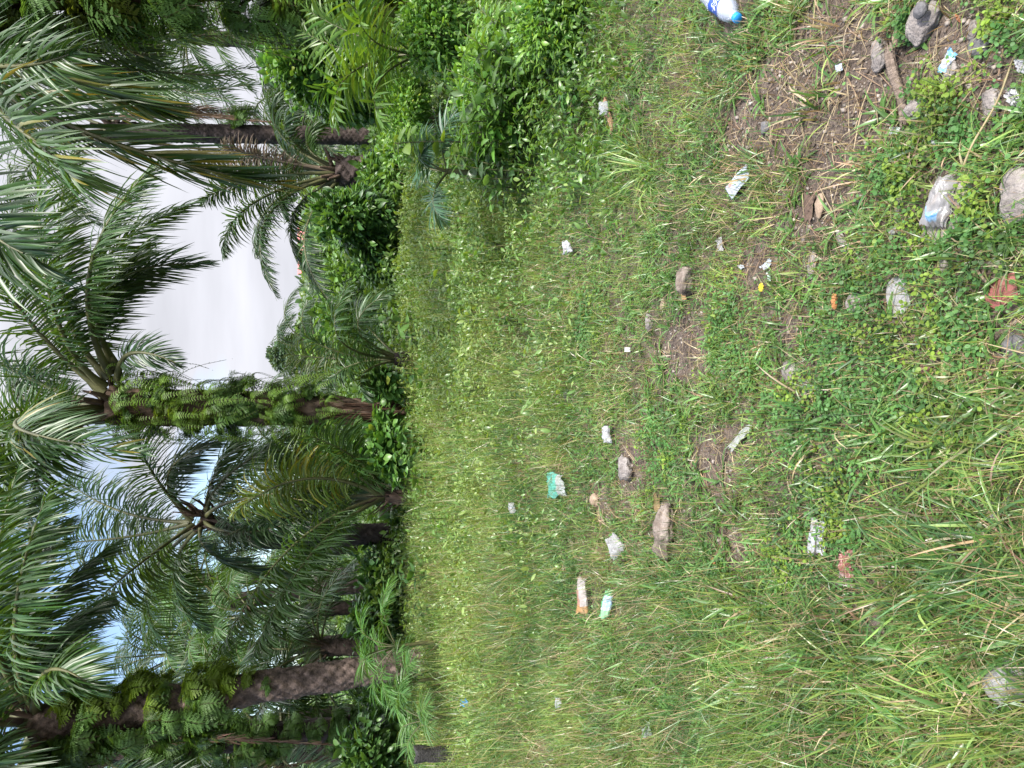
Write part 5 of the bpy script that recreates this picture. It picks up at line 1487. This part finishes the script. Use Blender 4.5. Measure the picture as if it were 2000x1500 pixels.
# --- long grass: left side and the far field
g = Geo()
n = 100000
x, y = sample(n, 3.4, 13.4, rng, .95)
f = fieldness(x, y)
k = (rng.random(n) < f * (.45 + .8 * fbm(x * 1.6 + 3, y * 1.6, 33, 3))) & (rng.random(n) > np.maximum(apron(x, y), .8 * soil(x, y)))
x, y = x[k], y[k]; n = len(x)
hh = .07 + .42 * fbm(x * 1.1 + 12, y * 1.1, 34, 3) ** 1.6 * (.35 + .65 * f[k])
L = hh * rng.uniform(.6, 1.5, n); 
straw = np.clip(.18 + .3 * (fbm(x * 1.2, y * 1.2, 95, 2) - .4) , .02, .6)
blades(g, x, y, L, np.maximum(.005, .00085 * y) * rng.uniform(.7, 1.4, n), grass_cols(n, x, y, rng, straw), rng, lean=.75, curl=1.7, seg=4)
n = 60000
x, y = sample(n, 1.0, 7.5, rng, 1.0)
l = leftness(x, y)
k = (rng.random(n) < l * (.25 + 1.0 * fbm(x * 2.4 + 3, y * 2.4, 36, 3))) & (rng.random(n) > np.maximum(apron(x, y), .85 * soil(x, y)))
x, y = x[k], y[k]; n = len(x)
L = (.05 + .12 * fbm(x * 1.3, y * 1.3, 37, 2)) * rng.uniform(.5, 1.4, n)
blades(g, x, y, L, np.maximum(.0062, .0011 * y) * rng.uniform(.5, 1.8, n), grass_cols(n, x, y, rng, .08), rng, lean=.85, curl=1.2, seg=4)
# tufts
def tuft(cx, cy, nb, L, w, lean, straw, spread):
    x = cx + rng.normal(0, spread, nb); y = cy + rng.normal(0, spread, nb)
    a = np.arctan2(y - cy, x - cx) + rng.normal(0, .5, nb)
    le = np.abs(rng.normal(lean, .3, nb))
    d = np.stack([np.cos(a) * np.sin(le), np.sin(a) * np.sin(le), np.cos(le)], 1)
    wv = np.stack([-np.sin(a), np.cos(a), np.zeros(nb)], 1) + rng.normal(0, .3, (nb, 3))
    b = np.stack([x, y, terrain(x, y) - .004], 1)
    c = grass_cols(nb, x, y, rng, straw)
    strips(g, b, d, wv, L * rng.uniform(.5, 1.2, nb), w * rng.uniform(.7, 1.3, nb), rng.uniform(.4, 1.8, nb), [.8, 1, .95, .8, .5, .03], np.clip(c, .004, 1), fold=.1, twist=rng.normal(0, .5, nb))
TUFTS = [(1600, 830, 45, .26, .4), (1690, 870, 35, .22, .4), (1560, 1000, 30, .2, .2), (1270, 330, 90, .34, .05), (1240, 290, 60, .3, .05), (1720, 330, 40, .2, .5), (1590, 215, 40, .2, .5),
         (1500, 330, 35, .2, .45), (1460, 90, 30, .18, .5), (1640, 160, 30, .16, .9), (1890, 380, 18, .16, .15), (1905, 490, 20, .18, .2), (1560, 640, 24, .15, .3), (1540, 390, 30, .18, .4),
         (1620, 60, 30, .2, .5), (1830, 270, 30, .18, .5), (1750, 830, 25, .24, .3), (1850, 900, 40, .26, .2), (1930, 830, 30, .24, .3), (1780, 1150, 60, .3, .15), (1880, 1100, 60, .3, .15), (1960, 1200, 50, .3, .2),
         (1700, 1350, 60, .32, .15), (1850, 1400, 60, .32, .2), (1600, 1280, 60, .3, .15), (1500, 1400, 60, .32, .2), (1400, 1300, 60, .32, .15), (1940, 1450, 60, .3, .2), (1330, 1200, 50, .28, .15), (1480, 1180, 50, .26, .2), (1760, 1020, 40, .24, .2),
         (1940, 1020, 60, .28, .15), (1990, 1100, 60, .28, .15), (1250, 1380, 60, .3, .2), (1150, 1450, 60, .34, .2), (1660, 1440, 60, .3, .2)]
for (px, py, nb, L, st) in TUFTS:
    p = gp(px, py); dist = p[1]
    tuft(p[0], p[1], int(nb * .8), L * .68, max(.0062, .0012 * dist), .55, st * .7, .03 + .006 * dist)
for k in range(330):
    x, y = sample(1, 1.1, 6.5, rng, .9)
    if soil(x, y)[0] > .7 and rng.random() < .6: continue
    if apron(x, y)[0] > 0: continue
    l = float(leftness(x, y)[0])
    tuft(x[0], y[0], int(rng.integers(8, 22)), rng.uniform(.06, .13) * (1 + .5 * l), max(.0052, .0011 * y[0]), .65, .08 + .25 * float(soil(x, y)[0]), .018)
tag(g.obj('long_grass', M_grass), 'long arching grass and tufts', 'grass', kind='stuff')

# --- broad bladed low grass close to the viewer
g = Geo()
nr = 2600
x, y = sample(nr, .95, 5.2, rng, 1.0)
k = (rng.random(nr) > np.maximum(.9 * soil(x, y), apron(x, y))) & (rng.random(nr) < .25 + .9 * fbm(x * 2 + 7, y * 2, 44, 2))
x, y = x[k], y[k]
for cx, cy in zip(x, y):
    nb = int(rng.integers(6, 14)); a = rng.uniform(0, 6.28, nb); le = rng.uniform(.6, 1.35, nb)
    d = np.stack([np.cos(a) * np.sin(le), np.sin(a) * np.sin(le), np.cos(le)], 1)
    b = np.stack([cx + rng.normal(0, .012, nb), cy + rng.normal(0, .012, nb), np.full(nb, tz(cx, cy))], 1)
    c = (G1 * .9 + np.array([0, .012, .0])) * rng.uniform(.75, 1.35, (nb, 1))
    strips(g, b, d, np.stack([-np.sin(a), np.cos(a), np.zeros(nb)], 1), rng.uniform(.05, .125, nb) * (1 + .75 * float(leftness(cx, cy))), np.maximum(rng.uniform(.007, .0135, nb) * (1 + .25 * float(leftness(cx, cy))), .0022 * cy), rng.uniform(.3, 1.4, nb), [.6, 1, .95, .6, .04], c, fold=.16, twist=rng.normal(0, .3, nb))
tag(g.obj('broad_grass', M_grass), 'low broad bladed green grass', 'grass', kind='stuff')

# --- clover like ground cover
CLV = [(1900, 250, 60, 80), (1780, 480, 120, 110), (1700, 620, 130, 110), (1900, 640, 90, 110), (1950, 70, 60, 70), (1830, 180, 60, 60), (1660, 760, 100, 90), (1560, 800, 70, 80), (1640, 980, 90, 90), (1820, 800, 90, 80),
       (1440, 700, 60, 80), (1420, 600, 50, 70), (1300, 880, 50, 80), (1340, 1150, 60, 70), (1430, 1130, 60, 70), (1540, 1110, 60, 70), (1760, 330, 60, 60), (1900, 430, 60, 70), (1150, 640, 30, 70), (1660, 1060, 60, 60), (1790, 50, 40, 30)]
g = Geo()
def discs(x, y, h, r, col):
    n = len(x)
    tl = nrm(np.stack([rng.normal(0, .35, n), rng.normal(0, .35, n) - .1, np.ones(n)], 1))
    a = rng.uniform(0, 6.28, n); e = np.stack([np.cos(a), np.sin(a), np.zeros(n)], 1)
    d = nrm(e - (e * tl).sum(1, keepdims=True) * tl); w = np.cross(tl, d)
    b = np.stack([x, y, terrain(x, y) + h], 1)
    strips(g, b - d * r[:, None], d, w, 2 * r, 2 * r, .15, [.45, .95, .95, .35], np.clip(col, .004, 1), fold=.06)
for (px, py, ex, ey) in CLV:
    c = gp(px, py); rx = abs(gp(px, py - ey)[0] - c[0]); ry = abs(gp(px + ex, py)[1] - c[1])
    n = int(min(4200, 5200 * rx * ry * 3.14))
    n = max(n, 500)
    q = rng.normal(0, .55, (n, 2)); x = c[0] + q[:, 0] * rx; y = c[1] + q[:, 1] * ry
    k = (rng.random(n) > np.maximum(.75 * soil(x, y), cleared(x, y, .95))) & (y > .8)
    x, y = x[k], y[k]; n = len(x)
    lime = (fbm(x * 9, y * 9, 66, 2) > .62)[:, None]
    col = np.where(lime, np.array([.15, .23, .03]), np.array([.068, .165, .042])) * rng.uniform(.7, 1.3, (n, 1))
    discs(x, y, rng.uniform(.008, .05, n), np.maximum(.0045, .0019 * y) * rng.uniform(.7, 1.4, n), col)
n = 26000
x, y = sample(n, .95, 6.0, rng)
k = (rng.random(n) > np.maximum(.85 * soil(x, y), cleared(x, y))) & (fbm(x * 3, y * 3, 23, 3) > .42)
x, y = x[k], y[k]; n = len(x)
discs(x, y, rng.uniform(.008, .05, n), np.maximum(.0045, .0017 * y) * rng.uniform(.7, 1.4, n), np.array([.075, .165, .042]) * rng.uniform(.65, 1.4, (n, 1)))
tag(g.obj('ground_cover', M_clover), 'small round leaved clover like ground cover', 'ground cover', kind='stuff')

# --- leafy weeds of the far field
g = Geo()
n = 150000
x, y = sample(n, 3.2, 13.6, rng, .9)
f = fieldness(x, y)
lf = np.clip(.25 + 1.1 * sm(-.15, .35, x / y) + 1.1 * (fbm(x * 1.1 + 2, y * 1.1, 71, 3) - .5), .08, 1)
k = (y < 11.4 + 2.6 * fbm(x * .8, y * .3, 7, 2)) & (rng.random(n) < f * lf) & (rng.random(n) > np.maximum(apron(x, y), .7 * soil(x, y)))
x, y = x[k], y[k]; n = len(x)
hh = (.10 + .42 * fbm(x * 1.0 + 2, y * 1.0, 72, 3) ** 1.2) * (1 + .6 * sm(10.5, 13, y) * fbm(x * 1.7, y, 88, 2))
z = terrain(x, y) + hh * rng.random(n) ** .55
p = np.stack([x, y, z], 1)
d = nrm(rng.normal(0, .8, (n, 3)) + np.array([0, -.2, .55]))
m = (fbm(x * 1.6, y * 1.6, 73, 3)[:, None] + rng.normal(0, .12, (n, 1)))
col = np.where(m > .5, np.array([.205, .29, .075]), np.array([.13, .23, .055]))
leaves(g, p, d, (.016 + .0028 * y) * rng.choice([.8, 1.3, 2.1], n, p=[.4, .4, .2]), .42, (1, 1, 1), rng, colvar=.5)
per = len(g.c[0]) // n
g.c[0] = g.c[0] * np.repeat(col, per, 0)
# bushy clumps with dark gaps between them
nc = 1500
cx, cy = sample(nc, 3.8, 13.8, rng, .9)
kc = (rng.random(nc) < fieldness(cx, cy) * (.35 + .65 * sm(-.3, .3, cx / cy))) & (cleared(cx, cy, 1.6) < .5)
cx, cy = cx[kc], cy[kc]; nc = len(cx); q = 95
R_ = np.repeat(rng.uniform(.10, .26, nc) * (1 + .04 * cy), q); H_ = np.repeat(rng.uniform(.14, .36, nc) * (.55 + .05 * cy), q)
dv = nrm(rng.normal(size=(nc * q, 3)) + np.array([0, -.15, .5])); dv[:, 2] = abs(dv[:, 2])
rr = rng.random(nc * q) ** .35
x = np.repeat(cx, q) + dv[:, 0] * R_ * rr; y = np.repeat(cy, q) + dv[:, 1] * R_ * rr
z = terrain(x, y) + .03 + dv[:, 2] * H_ * rr
colc = np.where(np.repeat(rng.random(nc), q)[:, None] < .45, np.array([.21, .295, .08]), np.where(np.repeat(rng.random(nc), q)[:, None] < .5, np.array([.09, .185, .03]), np.array([.13, .23, .04])))
g2 = Geo()
leaves(g2, np.stack([x, y, z], 1), nrm(dv * .6 + rng.normal(0, .6, dv.shape)), .016 + .0026 * y * np.repeat(rng.choice([.8, 1.3, 2.2], nc, p=[.4, .4, .2]), q), .42, (1, 1, 1), rng, colvar=.5)
g.add(g2.v[0], g2.f[0], g2.c[0] * np.repeat(colc, len(g2.c[0]) // (nc * q), 0))
tag(g.obj('field_weeds', M_weed), 'knee high yellow green leafy weeds filling the clearing', 'weeds', kind='stuff')

# --- taller weed leaves at the right edge, in front of the shrubs
g = Geo()
n = 60000
x, y = sample(n, 3.0, 9.0, rng)
k = (rng.random(n) < sm(.20, .36, x / (y + .3) + .15 * (fbm(x * 2, y * 2, 75, 2) - .5)) * sm(3.0, 3.9, y)) & (rng.random(n) > apron(x, y))
x, y = x[k], y[k]; n = len(x)
hh = .06 + (.34 + .12 * sm(6, 9, y)) * fbm(x * 1.6 + 2, y * 1.6, 76, 3) * sm(3.2, 4.8, y) * 1.4
z = terrain(x, y) + hh * rng.random(n) ** .6
d = nrm(rng.normal(0, .8, (n, 3)) + np.array([-.1, -.3, .4]))
col = np.where(rng.random((n, 1)) < .5, np.array([.075, .16, .028]), np.array([.11, .20, .03]))
leaves(g, np.stack([x, y, z], 1), d, .055, .36, (1, 1, 1), rng, colvar=.3)
per = len(g.c[0]) // n
g.c[0] = g.c[0] * np.repeat(col, per, 0)
tag(g.obj('edge_weeds', M_weed), 'dense leafy weeds along the right edge of the clearing', 'weeds', kind='stuff')

# --- seed stalks above the field
g = Geo()
n = 2600
x, y = sample(n, 5.2, 12.8, rng)
blades(g, x, y, rng.uniform(.3, .65, n), .0011 * y, np.where(rng.random((n, 1)) < .5, np.array([.24, .22, .09]), np.array([.15, .19, .05])) * rng.uniform(.8, 1.2, (n, 1)), rng, lean=.35, curl=.9, seg=4)
tag(g.obj('grass_stalks', M_grass), 'thin seed stalks rising above the field grass', 'grass', kind='stuff')

# --- dry straw on the ground
g = Geo()
n = 30000
x, y = sample(n, .95, 6.5, rng)
s = soil(x, y)
k = (rng.random(n) < .22 + .42 * s) & (rng.random(n) > cleared(x, y))
x, y = x[k], y[k]; n = len(x)
a = rng.uniform(0, 6.28, n)
d = np.stack([np.cos(a), np.sin(a), rng.normal(.05, .15, n)], 1)
w = np.stack([-np.sin(a), np.cos(a), rng.normal(0, .4, n)], 1)
c = np.where(rng.random((n, 1)) < .5, STR, STB) * rng.uniform(.6, 1.25, (n, 1))
strips(g, np.stack([x, y, terrain(x, y) + rng.uniform(.003, .022, n)], 1), d, w, rng.uniform(.03, .15, n), np.maximum(.0022, .0008 * y) * rng.uniform(.6, 1.5, n), .12, [.8, 1, .8, .2], c, twist=rng.normal(0, .6, n))
tag(g.obj('dry_straw', M_dead), 'dry straw and dead grass blades lying on the soil', 'straw', kind='stuff')

# --- grit on the bare soil
g = Geo()
n = 70000
x, y = sample(n, .95, 5.0, rng)
s = soil(x, y); k = rng.random(n) < .03 + .9 * s ** 2
x, y = x[k], y[k]; n = len(x)
r = .0014 + .0075 * rng.random(n) ** 6
cube = np.array([[-1, -1, -1], [1, -1, -1], [1, 1, -1], [-1, 1, -1], [-1, -1, 1], [1, -1, 1], [1, 1, 1], [-1, 1, 1]]) * .7
V = cube[None] * r[:, None, None] * rng.uniform(.5, 1.4, (n, 8, 1)) + np.stack([x, y, terrain(x, y) + r * .3], 1)[:, None]
F = np.array([[0, 3, 2, 1], [4, 5, 6, 7], [0, 1, 5, 4], [1, 2, 6, 5], [2, 3, 7, 6], [3, 0, 4, 7]])
cc_ = np.where(rng.random((n, 1)) < .6, np.array([.30, .26, .23]), np.array([.14, .11, .09])) * rng.uniform(.6, 1.4, (n, 1))
g.add(V.reshape(-1, 3), (F[None] + np.arange(n)[:, None, None] * 8).reshape(-1, 4), np.repeat(cc_, 8, 0))
tag(g.obj('grit', M_paper), 'loose grit and crumbs on the bare soil', 'gravel', kind='stuff')
